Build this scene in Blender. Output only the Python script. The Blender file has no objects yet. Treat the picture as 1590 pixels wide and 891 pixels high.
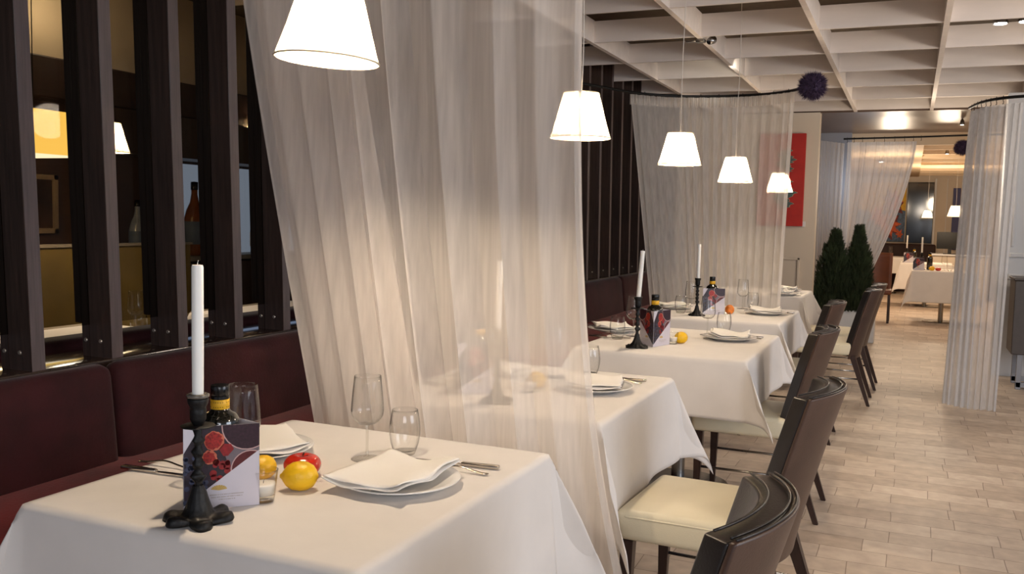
import bpy, bmesh, math, random
from mathutils import Vector, Matrix, noise
random.seed(7)
PI = math.pi
sc = bpy.context.scene
COL = sc.collection
D = bpy.data

# ------------------------------------------------------------------ camera
cam_d = D.cameras.new('camera'); cam = D.objects.new('camera', cam_d); COL.objects.link(cam)
cam_d.sensor_width = 36.0; cam_d.lens = 1410.0 / 1590.0 * 36.0
cam_d.clip_start = 0.02; cam_d.clip_end = 100
R_ = Vector((0.91548, 0.40174, 0.02251)); U_ = Vector((-0.05098, 0.06031, 0.99688)); F_ = Vector((-0.39913, 0.91376, -0.07569))
cam.matrix_world = Matrix(((R_.x, U_.x, -F_.x, 0), (R_.y, U_.y, -F_.y, 0), (R_.z, U_.z, -F_.z, 1.36), (0, 0, 0, 1)))
sc.camera = cam
sc.cycles.transparent_max_bounces = 40
sc.view_settings.view_transform = 'Standard'; sc.view_settings.look = 'None'
sc.view_settings.gamma = 1.0; sc.view_settings.use_curve_mapping = False
sc.view_settings.exposure = 0.86

# ------------------------------------------------------------------ world and room light
W_STRENGTH = 0.26
BULB = 900.0
w = D.worlds.new('world'); sc.world = w; w.use_nodes = True
w.node_tree.nodes['Background'].inputs[0].default_value = (0.80, 0.86, 1.0, 1)
w.node_tree.nodes['Background'].inputs[1].default_value = W_STRENGTH

def area(name, loc, size, power, color, target, sy=None):
    l = D.lights.new(name, 'AREA'); l.energy = power; l.color = color; l.size = size
    if sy: l.shape = 'RECTANGLE'; l.size_y = sy
    o = D.objects.new(name, l); COL.objects.link(o); o.location = loc
    o.rotation_euler = (Vector(target) - Vector(loc)).to_track_quat('-Z', 'Y').to_euler()
    return o
def point(name, loc, power, color, r=0.05):
    l = D.lights.new(name, 'POINT'); l.energy = power; l.color = color; l.shadow_soft_size = r; l.specular_factor = 0.15
    o = D.objects.new(name, l); COL.objects.link(o); o.location = loc; return o
def spot(name, loc, target, power, color, ang=60, blend=.6, r=.03):
    l = D.lights.new(name, 'SPOT'); l.specular_factor = .3; l.energy = power; l.color = color; l.spot_size = math.radians(ang); l.spot_blend = blend; l.shadow_soft_size = r
    o = D.objects.new(name, l); COL.objects.link(o); o.location = loc
    o.rotation_euler = (Vector(target) - Vector(loc)).to_track_quat('-Z', 'Y').to_euler(); return o
# added cool fills for bluish daylight, behind the photographer and on the right
area('cool_daylight_fill', (4.6, 2.0, 1.7), 3.2, 60, (0.80, 0.88, 1.0), (-1, 4.0, 0.6), 1.8)
area('cool_daylight_fill_front', (1.6, -3.0, 1.9), 2.6, 40, (0.92, 0.94, 1.0), (-0.6, 5, 1.0), 1.6)
# added warm fill lights brightening the dining room and its coffers
point('warm_room_fill', (1.6, 5.6, 2.1), 34, (1.0, 0.84, 0.68), .15)
point('warm_room_fill', (1.4, 2.0, 2.1), 26, (1.0, 0.84, 0.68), .15)
point('warm_room_fill', (0.3, 9.6, 1.9), 18, (1.0, 0.84, 0.66), .15)
point('warm_hall_fill', (-0.3, 14.9, 1.9), 34, (1.0, 0.80, 0.58), .15)  # unseen warm fills added to light up the far hall
point('warm_hall_fill', (0.5, 17.6, 1.95), 44, (1.0, 0.80, 0.58), .15)
point('warm_hall_fill', (1.8, 12.6, 1.7), 30, (1.0, 0.80, 0.60), .15)
point('cool_hall_fill', (-0.55, 12.75, 1.9), 5, (0.75, 0.85, 1.0), .2)  # cool point light added behind the hall curtains

# ------------------------------------------------------------------ materials
def S(c):  # srgb 0-255 -> linear
    r = []
    for v in c:
        v = v / 255.0
        r.append(v / 12.92 if v <= 0.04045 else ((v + 0.055) / 1.055) ** 2.4)
    return (*r, 1.0)
def newmat(name):
    m = D.materials.new(name); m.use_nodes = True
    nt = m.node_tree; b = nt.nodes['Principled BSDF']
    return m, nt, b
def N(nt, t, **kw):
    n = nt.nodes.new(t)
    for k, v in kw.items():
        if k in n.inputs: n.inputs[k].default_value = v
        else: setattr(n, k, v)
    return n
def pm(name, col, rough=.6, metal=0.0, var=0.0, vscale=20.0, bump=0.0, bscale=150.0, spec=0.5, stretch=None, coat=0.0, sheen=0.0):
    m, nt, b = newmat(name)
    c = S(col) if max(col) > 1.0 else (*col, 1)
    b.inputs['Base Color'].default_value = c
    b.inputs['Roughness'].default_value = rough; b.inputs['Metallic'].default_value = metal
    b.inputs['Specular IOR Level'].default_value = spec
    if coat: b.inputs['Coat Weight'].default_value = coat; b.inputs['Coat Roughness'].default_value = .1
    if sheen: b.inputs['Sheen Weight'].default_value = sheen; b.inputs['Sheen Roughness'].default_value = .4
    tc = N(nt, 'ShaderNodeTexCoord'); src = tc.outputs['Object']
    if stretch:
        mp = N(nt, 'ShaderNodeMapping'); mp.inputs['Scale'].default_value = stretch
        nt.links.new(src, mp.inputs[0]); src = mp.outputs[0]
    if var:
        n = N(nt, 'ShaderNodeTexNoise'); n.inputs['Scale'].default_value = vscale; n.inputs['Detail'].default_value = 6
        nt.links.new(src, n.inputs['Vector'])
        r = N(nt, 'ShaderNodeValToRGB')
        r.color_ramp.elements[0].position = .3; r.color_ramp.elements[1].position = .7
        r.color_ramp.elements[0].color = (*[x * (1 - var) for x in c[:3]], 1)
        r.color_ramp.elements[1].color = (*[min(1, x * (1 + var)) for x in c[:3]], 1)
        nt.links.new(n.outputs[0], r.inputs[0]); nt.links.new(r.outputs[0], b.inputs['Base Color'])
    if bump:
        n2 = N(nt, 'ShaderNodeTexNoise'); n2.inputs['Scale'].default_value = bscale; n2.inputs['Detail'].default_value = 4
        nt.links.new(src, n2.inputs['Vector'])
        bp = N(nt, 'ShaderNodeBump'); bp.inputs['Strength'].default_value = bump; bp.inputs['Distance'].default_value = .004
        nt.links.new(n2.outputs[0], bp.inputs['Height']); nt.links.new(bp.outputs[0], b.inputs['Normal'])
    return m
def em(name, col, s):
    m, nt, b = newmat(name)
    nt.nodes.remove(b); e = N(nt, 'ShaderNodeEmission'); e.inputs[0].default_value = (*col, 1); e.inputs[1].default_value = s
    nt.links.new(e.outputs[0], nt.nodes['Material Output'].inputs[0]); return m
def sheer(name, col, opac, trans=.5):
    m, nt, b = newmat(name); nt.nodes.remove(b)
    d = N(nt, 'ShaderNodeBsdfDiffuse'); d.inputs[0].default_value = S(col)
    t = N(nt, 'ShaderNodeBsdfTranslucent'); t.inputs[0].default_value = S(col)
    tr = N(nt, 'ShaderNodeBsdfTransparent')
    mx = N(nt, 'ShaderNodeMixShader'); mx.inputs[0].default_value = trans
    nt.links.new(d.outputs[0], mx.inputs[1]); nt.links.new(t.outputs[0], mx.inputs[2])
    # fine weave: thread density changes slightly along the cloth
    tc = N(nt, 'ShaderNodeTexCoord'); n = N(nt, 'ShaderNodeTexNoise'); n.inputs['Scale'].default_value = 9; n.inputs['Detail'].default_value = 8
    mp = N(nt, 'ShaderNodeMapping'); mp.inputs['Scale'].default_value = (6, 6, .25)
    nt.links.new(tc.outputs['Object'], mp.inputs[0]); nt.links.new(mp.outputs[0], n.inputs['Vector'])
    mr = N(nt, 'ShaderNodeMapRange'); mr.inputs['From Min'].default_value = .3; mr.inputs['From Max'].default_value = .7
    mr.inputs['To Min'].default_value = opac - .07; mr.inputs['To Max'].default_value = min(1, opac + .07)
    nt.links.new(n.outputs[0], mr.inputs['Value'])
    m2 = N(nt, 'ShaderNodeMixShader')
    nt.links.new(mr.outputs[0], m2.inputs[0]); nt.links.new(tr.outputs[0], m2.inputs[1]); nt.links.new(mx.outputs[0], m2.inputs[2])
    nt.links.new(m2.outputs[0], nt.nodes['Material Output'].inputs[0]); return m
def thin_glass(name, tint=(.995, .995, .99), ior=1.45, rough=0.0, base=0.0, edge=.55, dark=.55):
    m, nt, b = newmat(name); nt.nodes.remove(b)
    tr = N(nt, 'ShaderNodeBsdfTransparent'); tr.inputs[0].default_value = (*tint, 1)
    g = N(nt, 'ShaderNodeBsdfGlossy'); g.inputs['Roughness'].default_value = rough
    f = N(nt, 'ShaderNodeLayerWeight'); f.inputs[0].default_value = .5
    pw_ = N(nt, 'ShaderNodeMath', operation='POWER'); pw_.inputs[1].default_value = 4.0; nt.links.new(f.outputs['Facing'], pw_.inputs[0])
    f0 = ((ior - 1) / (ior + 1)) ** 2
    a = N(nt, 'ShaderNodeMath', operation='MULTIPLY_ADD'); a.inputs[1].default_value = edge; a.inputs[2].default_value = f0 + base
    nt.links.new(pw_.outputs[0], a.inputs[0]); fac = a.outputs[0]
    # tint darkened towards the outline, imitating refraction in the glass wall
    p2 = N(nt, 'ShaderNodeMath', operation='POWER'); p2.inputs[1].default_value = 5.0; nt.links.new(f.outputs['Facing'], p2.inputs[0])
    mc = N(nt, 'ShaderNodeMix', data_type='RGBA'); mc.inputs[6].default_value = (*tint, 1); mc.inputs[7].default_value = (*[v * dark for v in tint], 1)
    nt.links.new(p2.outputs[0], mc.inputs[0]); nt.links.new(mc.outputs[2], tr.inputs[0])
    mx = N(nt, 'ShaderNodeMixShader'); nt.links.new(fac, mx.inputs[0]); nt.links.new(tr.outputs[0], mx.inputs[1]); nt.links.new(g.outputs[0], mx.inputs[2])
    nt.links.new(mx.outputs[0], nt.nodes['Material Output'].inputs[0]); return m

M = {}
M['cloth'] = pm('white_linen', (226, 220, 214), .85, var=.03, vscale=8, bump=.25, bscale=14, spec=.15, sheen=.15)
M['napkin'] = pm('napkin_cotton', (238, 234, 228), .9, bump=.2, bscale=60, spec=.1)
M['china'] = pm('white_china', (236, 234, 230), .18, var=.01, coat=.4)
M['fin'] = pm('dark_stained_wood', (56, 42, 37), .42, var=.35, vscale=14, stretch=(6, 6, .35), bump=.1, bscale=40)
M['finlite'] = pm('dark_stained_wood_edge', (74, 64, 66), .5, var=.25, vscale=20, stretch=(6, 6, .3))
M['sill'] = pm('lacquered_sill', (40, 30, 27), .12, var=.2, vscale=8)
M['velvet'] = pm('burgundy_velvet', (44, 12, 17), .8, var=.35, vscale=7, bump=.25, bscale=90, sheen=.12, spec=.2)
M['velvet_seat'] = pm('red_velvet_seat', (98, 16, 12), .8, var=.3, vscale=7, bump=.3, bscale=90, sheen=.12, spec=.2)
M['iron'] = pm('black_wrought_iron', (20, 19, 19), .5, metal=.4, var=.3, vscale=60, bump=.5, bscale=70)
M['wax'] = pm('white_wax', (240, 238, 232), .45, var=.01)
M['wax'].node_tree.nodes['Principled BSDF'].inputs['Subsurface Weight'].default_value = .25
M['wax'].node_tree.nodes['Principled BSDF'].inputs['Subsurface Radius'].default_value = (.01, .008, .006)
M['cup'] = pm('candle_ring_glass', (96, 90, 82), .1, var=.2, vscale=80, coat=.5)
M['bottleglass'] = pm('dark_green_bottle_glass', (10, 12, 8), .06, var=.1, spec=.8, coat=.6)
M['cap'] = pm('black_cap', (12, 12, 12), .25, var=.1)
M['yellow'] = pm('yellow_neck_label', (226, 172, 30), .5, var=.06, vscale=60)
M['label_ink'] = pm('label_ink', (90, 70, 20), .6, var=.05)
M['glass'] = thin_glass('drinking_glass', edge=.8, dark=.35)
M['thickglass'] = thin_glass('thick_glass_base', (.97, .97, .95), 1.6, .0, .06, edge=.5, dark=.85)
M['smoke'] = thin_glass('smoked_glass', (.66, .63, .58), 1.12, edge=.12, dark=.9)
M['steel'] = pm('polished_cutlery_steel', (190, 182, 172), .14, metal=1.0, var=.03)
M['chrome'] = pm('brushed_steel', (150, 148, 145), .22, metal=1.0, var=.05)
M['cardwhite'] = pm('menu_card_paper', (206, 200, 208), .55, var=.015)
M['pic'] = pm('printed_dark_fruit', (44, 34, 44), .35, var=.55, vscale=45)
M['pic_gray'] = pm('printed_grey_stone', (108, 98, 104), .35, var=.1, vscale=60)
M['bowl'] = pm('printed_berry_bowl', (48, 24, 36), .35, var=.4, vscale=160)
M['bowlrim'] = pm('printed_bowl_rim', (196, 160, 156), .4, var=.05)
M['bowl2'] = pm('printed_red_bowl', (84, 24, 28), .35, var=.25, vscale=120)
M['pom_rind'] = pm('printed_pomegranate_rind', (196, 104, 78), .4, var=.15, vscale=90)
M['pom_seed'] = pm('printed_pomegranate_seeds', (150, 34, 30), .35, var=.5, vscale=260)
M['berry'] = pm('printed_red_berries', (136, 26, 30), .35, var=.3, vscale=120)
M['grape'] = pm('printed_blue_grapes', (58, 62, 84), .35, var=.35, vscale=120)
M['gold'] = pm('gold_print', (206, 172, 84), .35, metal=.3, var=.08, vscale=80)
M['faint'] = pm('pale_print', (170, 158, 150), .6, var=.03)
M['lemon'] = pm('lemon_peel', (236, 186, 22), .38, var=.08, vscale=12, bump=.35, bscale=160)
M['tomato'] = pm('tomato_skin', (196, 42, 24), .2, var=.14, vscale=10, coat=.3)
M['calyx'] = pm('dried_green_calyx', (44, 50, 30), .7, var=.2)
M['mango'] = pm('red_yellow_peach_skin', (214, 120, 40), .35, var=.45, vscale=14)
M['tealight'] = pm('tealight_wax', (232, 226, 216), .5, var=.02)
M['leather_in'] = pm('black_brown_leather', (38, 33, 31), .34, var=.15, vscale=20, bump=.15, bscale=240)
M['leather_out'] = pm('brown_leather', (72, 52, 42), .38, var=.2, vscale=9, bump=.12, bscale=200)
M['cream'] = pm('cream_leather', (222, 212, 184), .42, var=.03, vscale=6, bump=.1, bscale=200)
M['legwood'] = pm('wenge_leg_wood', (50, 32, 26), .35, var=.25, vscale=20, stretch=(5, 5, .6))
M['sheer'] = sheer('sheer_voile', (240, 233, 226), .65, .45)
M['sheer_dense'] = sheer('sheer_voile_doubled', (240, 233, 226), .86, .45)
M['sheer_mid'] = sheer('sheer_voile_gathered', (246, 240, 232), .64, .48)
M['sheer_cool'] = sheer('sheer_voile_cool', (226, 226, 228), .62, .5)  # cooler, greyer voile tone
M['shade'] = None
M['cordw'] = pm('white_cord', (214, 206, 196), .6, var=.05)
M['coffer'] = pm('painted_coffer_board', (220, 210, 202), .75, var=.05, vscale=5, stretch=(.6, 3, 3))
M['ceil_dark'] = pm('dark_void_ceiling', (92, 78, 62), .9, var=.1)
M['bronze'] = pm('bronze_gloss_ceiling', (96, 78, 66), .32, var=.12, vscale=1.5, metal=.12, spec=.28)
M['tan'] = pm('tan_plaster', (212, 188, 156), .7, var=.05, vscale=3)
M['wallcream'] = pm('cream_wall_paint', (206, 192, 174), .65, var=.02, vscale=3)
M['wallgrey'] = pm('grey_wall_paint', (150, 152, 158), .7, var=.03, vscale=3)
M['wallwhite'] = pm('white_wall_paint', (214, 214, 214), .6, var=.02, vscale=3)
M['walldark'] = pm('dark_brown_wall', (66, 46, 38), .7, var=.15, vscale=3)
M['red'] = pm('red_canvas', (178, 34, 24), .6, var=.08, vscale=12)
M['teal'] = pm('grey_green_paint', (74, 92, 90), .6, var=.3, vscale=30)
M['outline'] = pm('pale_outline_paint', (150, 150, 120), .6, var=.2)
M['ink'] = pm('black_ink', (20, 20, 20), .6, var=.1)
M['pom'] = pm('purple_pompom', (72, 56, 84), .85, var=.3, vscale=30)
M['leaf'] = pm('conifer_foliage', (44, 58, 34), .75, var=.55, vscale=9)
M['bark'] = pm('bark', (70, 54, 40), .85, var=.2)
M['planter'] = pm('white_planter', (210, 214, 220), .6, var=.02)
M['soil'] = pm('soil', (50, 38, 30), .9, var=.3)
M['black'] = pm('black_glass_panel', (14, 14, 15), .08, var=.1)
M['navy'] = pm('navy_panel', (28, 26, 92), .5, var=.05)
M['cabinet'] = pm('dark_grey_cabinet', (74, 66, 62), .5, var=.08)
M['brownchair'] = pm('tan_brown_leather', (104, 56, 30), .45, var=.15, vscale=8)
M['darkbench'] = pm('dark_brown_bench', (46, 24, 20), .7, var=.2)
M['olive'] = pm('olive_woven_panel', (122, 104, 56), .6, var=.2, vscale=3, bump=.3, bscale=300)
M['frame'] = pm('pale_wood_frame', (150, 130, 104), .5, var=.1)
M['frameart'] = pm('murky_brown_print', (60, 40, 28), .3, var=.6, vscale=6)
M['amber'] = pm('amber_spirit', (128, 72, 34), .1, var=.2, coat=.6)
M['bluelabel'] = pm('blue_grey_label', (96, 112, 136), .5, var=.15, vscale=30)
M['clearbottle'] = pm('pale_glass_bottle', (150, 160, 176), .1, var=.2, coat=.6)
M['shelf'] = pm('pale_shelf_edge', (150, 142, 130), .5, var=.05)
M['screw'] = pm('screw_head_steel', (190, 180, 168), .3, metal=.8, var=.1)
M['yellowpaint'] = pm('yellow_paint', (206, 160, 20), .6, var=.1, vscale=15)
M['bluepaint'] = pm('blue_grey_paint', (70, 92, 120), .6, var=.5, vscale=22)
M['orangepaint'] = pm('orange_paint', (196, 84, 34), .6, var=.35, vscale=25)
M['darkred'] = pm('dark_red_paint', (96, 28, 24), .6, var=.3, vscale=25)
M['spotlight'] = em('spot_lens', (1.0, .95, .88), 25)
M['lantern'] = em('lantern_glow', (1.0, .62, .12), 1.25)
M['lanternbase'] = em('lantern_underside_glow', (1.0, .86, .62), 1.5)
M['nichelight'] = em('backlit_niche', (.36, .46, .66), .42)
M['bulb'] = em('warm_bulb', (1.0, .80, .58), BULB)
M['bulb_dim'] = em('warm_bulb_far', (1.0, .80, .58), 330)
def shade_mat():
    m, nt, b = newmat('pleated_lampshade_cloth'); nt.nodes.remove(b)
    d = N(nt, 'ShaderNodeBsdfDiffuse'); d.inputs[0].default_value = (.85, .8, .7, 1)
    t = N(nt, 'ShaderNodeBsdfTranslucent')
    tc = N(nt, 'ShaderNodeTexCoord')
    wv = N(nt, 'ShaderNodeTexNoise'); wv.inputs['Scale'].default_value = 16; wv.inputs['Detail'].default_value = 4
    mp = N(nt, 'ShaderNodeMapping'); mp.inputs['Scale'].default_value = (6, 6, .5)
    nt.links.new(tc.outputs['Object'], mp.inputs[0]); nt.links.new(mp.outputs[0], wv.inputs['Vector'])
    rp = N(nt, 'ShaderNodeValToRGB'); rp.color_ramp.elements[0].position = .38; rp.color_ramp.elements[1].position = .62
    rp.color_ramp.elements[0].color = (.17, .15, .11, 1); rp.color_ramp.elements[1].color = (.44, .40, .32, 1)
    nt.links.new(wv.outputs[0], rp.inputs[0]); nt.links.new(rp.outputs[0], t.inputs[0])
    mx = N(nt, 'ShaderNodeMixShader'); mx.inputs[0].default_value = .62
    nt.links.new(d.outputs[0], mx.inputs[1]); nt.links.new(t.outputs[0], mx.inputs[2])
    nt.links.new(mx.outputs[0], nt.nodes['Material Output'].inputs[0]); return m
M['shade'] = shade_mat()
M['shadetrim'] = pm('shade_trim', (190, 176, 150), .8, var=.05)
def floor_mat():
    m, nt, b = newmat('travertine_floor')
    tc = N(nt, 'ShaderNodeTexCoord')
    nz = N(nt, 'ShaderNodeTexNoise'); nz.inputs['Scale'].default_value = 2.2; nz.inputs['Detail'].default_value = 5
    nt.links.new(tc.outputs['Object'], nz.inputs['Vector'])
    nw = N(nt, 'ShaderNodeTexNoise'); nw.inputs['Scale'].default_value = 1.6
    nt.links.new(tc.outputs['Object'], nw.inputs['Vector'])
    vm = N(nt, 'ShaderNodeMix', data_type='RGBA'); vm.blend_type = 'ADD'; vm.inputs[0].default_value = .04
    nt.links.new(tc.outputs['Object'], vm.inputs[6]); nt.links.new(nw.outputs['Color'], vm.inputs[7])
    br = N(nt, 'ShaderNodeTexBrick'); br.inputs['Scale'].default_value = 1.0
    br.inputs['Brick Width'].default_value = .27; br.inputs['Row Height'].default_value = .155; br.inputs['Mortar Size'].default_value = .0022
    br.inputs['Color1'].default_value = S((204, 188, 172)); br.inputs['Color2'].default_value = S((176, 158, 142)); br.inputs['Mortar'].default_value = S((136, 118, 104))
    br.inputs['Mortar Smooth'].default_value = .4; br.offset = .37; br.squash = 1.5; br.squash_frequency = 3
    nt.links.new(vm.outputs[2], br.inputs['Vector'])
    ov = N(nt, 'ShaderNodeMix', data_type='RGBA'); ov.blend_type = 'OVERLAY'; ov.inputs[0].default_value = .35
    n3 = N(nt, 'ShaderNodeTexNoise'); n3.inputs['Scale'].default_value = 14; n3.inputs['Detail'].default_value = 8
    nt.links.new(tc.outputs['Object'], n3.inputs['Vector'])
    nt.links.new(br.outputs[0], ov.inputs[6]); nt.links.new(n3.outputs[0], ov.inputs[7])
    nt.links.new(ov.outputs[2], b.inputs['Base Color'])
    b.inputs['Roughness'].default_value = .5; b.inputs['Specular IOR Level'].default_value = .35
    bp = N(nt, 'ShaderNodeBump'); bp.inputs['Strength'].default_value = .25; bp.inputs['Distance'].default_value = .003
    mm = N(nt, 'ShaderNodeMath', operation='SUBTRACT'); nt.links.new(n3.outputs[0], mm.inputs[0]); nt.links.new(br.outputs['Fac'], mm.inputs[1])
    nt.links.new(mm.outputs[0], bp.inputs['Height']); nt.links.new(bp.outputs[0], b.inputs['Normal'])
    return m
M['floor'] = floor_mat()

# ------------------------------------------------------------------ mesh helpers
def link(name, me, mat=None, parent=None, smooth=True):
    o = D.objects.new(name, me); COL.objects.link(o)
    if mat is not None:
        for x in (mat if isinstance(mat, (list, tuple)) else [mat]): me.materials.append(x)
    if smooth: me.shade_smooth()
    if parent is not None: o.parent = parent
    return o
def obj(name, bm, mat, parent=None, smooth=False, auto=None):
    me = D.meshes.new(name); bmesh.ops.recalc_face_normals(bm, faces=bm.faces[:]); bm.to_mesh(me); bm.free()
    o = link(name, me, mat, parent, smooth)
    if auto: 
        me.shade_smooth()
        try: me.set_sharp_from_angle(angle=math.radians(auto))
        except Exception: pass
    return o
def tag(o, label, cat, group=None, kind=None):
    o['label'] = label; o['category'] = cat
    if group: o['group'] = group
    if kind: o['kind'] = kind
    return o
def thing(name, label, cat, loc=(0, 0, 0), rotz=0, group=None):
    o = D.objects.new(name, None); COL.objects.link(o); o.empty_display_size = .05
    o.location = loc; o.rotation_euler = (0, 0, rotz)
    return tag(o, label, cat, group)
def struct(name, bm, mat, auto=None):
    o = obj(name, bm, mat, auto=auto); o['kind'] = 'structure'; return o
def dup(root, loc=None, rotz=None, label=None, group=None, scale=None):
    kids = [c for c in D.objects if c.parent == root]
    r = root.copy(); COL.objects.link(r)
    if loc is not None: r.location = loc
    if rotz is not None: r.rotation_euler = (0, 0, rotz)
    if label: r['label'] = label
    if group: r['group'] = group
    if scale: r.scale = scale
    for ch in kids:
        c = ch.copy(); COL.objects.link(c); c.parent = r
        for g in [x for x in D.objects if x.parent == ch]:
            d = g.copy(); COL.objects.link(d); d.parent = c
    return r
def box(bm, x0, x1, y0, y1, z0, z1, bev=0.0, seg=2, mi=0, mtx=None):
    vs = [bm.verts.new((x, y, z)) for x in (x0, x1) for y in (y0, y1) for z in (z0, z1)]
    F = [(0, 1, 3, 2), (4, 6, 7, 5), (0, 4, 5, 1), (2, 3, 7, 6), (0, 2, 6, 4), (1, 5, 7, 3)]
    fs = [bm.faces.new([vs[i] for i in f]) for f in F]
    for f in fs: f.material_index = mi
    allv = vs
    if bev:
        es = list({e for f in fs for e in f.edges})
        r = bmesh.ops.bevel(bm, geom=es, offset=bev, segments=seg, profile=.5, affect='EDGES')
        allv = list({v for v in vs if v.is_valid} | set(r['verts']))
        for f in r['faces']: f.material_index = mi
    if mtx is not None:
        bmesh.ops.transform(bm, matrix=mtx, verts=[v for v in allv if v.is_valid])
    return allv
def lathe(bm, prof, seg=32, cx=0, cy=0, z0=0, mi=0, rfun=None):
    rings = []
    for (r, z) in prof:
        if r < 1e-6: rings.append([bm.verts.new((cx, cy, z0 + z))])
        else:
            ring = []
            for i in range(seg):
                a = 2 * PI * i / seg; rr = r * (rfun(a, z) if rfun else 1)
                ring.append(bm.verts.new((cx + rr * math.cos(a), cy + rr * math.sin(a), z0 + z)))
            rings.append(ring)
    for a, b in zip(rings[:-1], rings[1:]):
        for i in range(seg):
            j = (i + 1) % seg
            if len(a) == 1 and len(b) == 1: continue
            if len(a) == 1: f = bm.faces.new((a[0], b[i], b[j]))
            elif len(b) == 1: f = bm.faces.new((a[i], a[j], b[0]))
            else: f = bm.faces.new((a[i], a[j], b[j], b[i]))
            f.material_index = mi
def tube(bm, pts, r, seg=8, mi=0, cap=True, rfun=None):
    pts = [Vector(p) for p in pts]; rings = []
    up = Vector((0, 0, 1))
    for i, p in enumerate(pts):
        t = (pts[min(i + 1, len(pts) - 1)] - pts[max(i - 1, 0)]).normalized()
        if abs(t.dot(up)) > .95: up2 = Vector((1, 0, 0))
        else: up2 = up
        a = t.cross(up2).normalized(); b = t.cross(a).normalized()
        rr = r * (rfun(i / (len(pts) - 1)) if rfun else 1)
        rings.append([bm.verts.new(p + a * rr * math.cos(2 * PI * k / seg) + b * rr * math.sin(2 * PI * k / seg)) for k in range(seg)])
    for A, B in zip(rings[:-1], rings[1:]):
        for k in range(seg):
            l = (k + 1) % seg
            f = bm.faces.new((A[k], A[l], B[l], B[k])); f.material_index = mi
    if cap:
        for Rg in (rings[0], rings[-1]):
            f = bm.faces.new(Rg); f.material_index = mi
def grid_surface(bm, nu, nv, fn, mi=0, closed_u=False):
    g = [[bm.verts.new(fn(i / (nu - (0 if closed_u else 1)), j / (nv - 1))) for j in range(nv)] for i in range(nu)]
    for i in range(nu if closed_u else nu - 1):
        for j in range(nv - 1):
            k = (i + 1) % nu
            f = bm.faces.new((g[i][j], g[k][j], g[k][j + 1], g[i][j + 1])); f.material_index = mi
    return g
def lerp(a, b, t): return a + (b - a) * t
def poly_at(pts, s):
    """point on polyline at fraction s of its length (Vectors), smoothed by Catmull-Rom"""
    n = len(pts) - 1
    if n == 1: return pts[0].lerp(pts[1], s)
    x = min(max(s, 0), 1) * n; i = min(int(x), n - 1); t = x - i
    p0 = pts[max(i - 1, 0)]; p1 = pts[i]; p2 = pts[i + 1]; p3 = pts[min(i + 2, n)]
    return 0.5 * ((2 * p1) + (p2 - p0) * t + (2 * p0 - 5 * p1 + 4 * p2 - p3) * t * t + (3 * p1 - p0 - 3 * p2 + p3) * t ** 3)
def smoothstep(a, b, x):
    t = min(max((x - a) / (b - a), 0), 1); return t * t * (3 - 2 * t)

# ------------------------------------------------------------------ room shell
bm = bmesh.new(); box(bm, -6.5, 6, -4, 23, -.1, 0); struct('floor', bm, M['floor'])
bm = bmesh.new(); box(bm, -6.5, 6, -4, 10.72, 2.98, 3.05); struct('ceiling', bm, M['ceil_dark'])
# coffer boards: long rails along Y, cross boards along X
bm = bmesh.new()
XR = [-3.64 + .755 * i for i in range(0, 13)]
for x in XR: box(bm, x - .017, x + .017, -3.5, 10.70, 2.60, 2.757)
YC = [10.55 - .872 * i for i in range(0, 16)]
for y in YC: box(bm, -3.9, 5.9, y - .010, y + .010, 2.603, 2.752)
struct('trim_1', bm, M['coffer'])
# glossy bronze ceiling beyond the coffers, then the tan hall ceiling
bm = bmesh.new(); box(bm, -2.6, 4.5, 10.72, 13.2, 2.60, 2.66); struct('ceiling_bronze', bm, M['bronze'])
bm = bmesh.new(); box(bm, -2.6, 4.49, 13.205, 13.26, 2.44, 2.72)
box(bm, -2.6, .10, 13.26, 21.49, 2.44, 2.72); box(bm, .10, 4.49, 13.26, 21.49, 2.662, 2.72)
struct('ceiling_hall', bm, M['tan'])
bm = bmesh.new()
for i in range(9): box(bm, .10, 4.4, 13.9 + .86 * i, 13.95 + .86 * i, 2.43, 2.66)
struct('trim_2', bm, M['tan'])
bm = bmesh.new(); box(bm, .90, 1.6, 15.6, 15.66, 2.36, 2.42); bm.free()
# cream wall with the red canvas, wainscot
bm = bmesh.new(); box(bm, -2.7, -.985, 10.65, 10.85, 0, 2.60)
struct('wall_back', bm, M['wallcream'])
bm = bmesh.new()
for (a, b) in ((-2.6, -1.9), (-1.80, -1.13)):
    for (p, q, r, s) in ((a, b, .96, .985), (a, b, .30, .325), (a, a + .025, .30, .985), (b - .025, b, .30, .985)):
        box(bm, p, q, 10.632, 10.652, r, s, .004, 1)
struct('trim_3', bm, M['wallcream'])
bm = bmesh.new(); box(bm, -2.7, -.97, 10.625, 10.65, 0, .10, .004, 1); struct('baseboard_back', bm, M['wallcream'])
# grey return wall behind the bluish curtain
bm = bmesh.new(); box(bm, -1.6, -.79, 13.05, 13.15, 0, 2.6); struct('wall_grey', bm, M['wallgrey'])
# right white panelled wall
bm = bmesh.new(); box(bm, .755, 4.5, 9.5, 9.7, 0, 2.60); struct('wall_right', bm, M['wallwhite'])
bm = bmesh.new(); box(bm, .84, 4.5, 9.455, 9.5, 1.105, 1.145, .006, 1); box(bm, .84, 4.5, 9.465, 9.5, .90, .95, .006, 1); box(bm, .85, .875, 9.48, 9.5, 1.20, 2.5, .004, 1)
struct('trim_4', bm, M['wallwhite'])
# far hall wall
bm = bmesh.new(); box(bm, -2.6, 4.5, 21.5, 21.7, 0, 2.7); struct('wall_far', bm, M['wallcream'])
bm = bmesh.new(); box(bm, -2.75, -2.6, 10.85, 21.7, 0, 2.7); struct('wall_hall_left', bm, M['tan'])
bm = bmesh.new(); box(bm, 4.5, 4.6, 9.5, 21.7, 0, 2.7); struct('wall_hall_right', bm, M['tan'])
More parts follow.
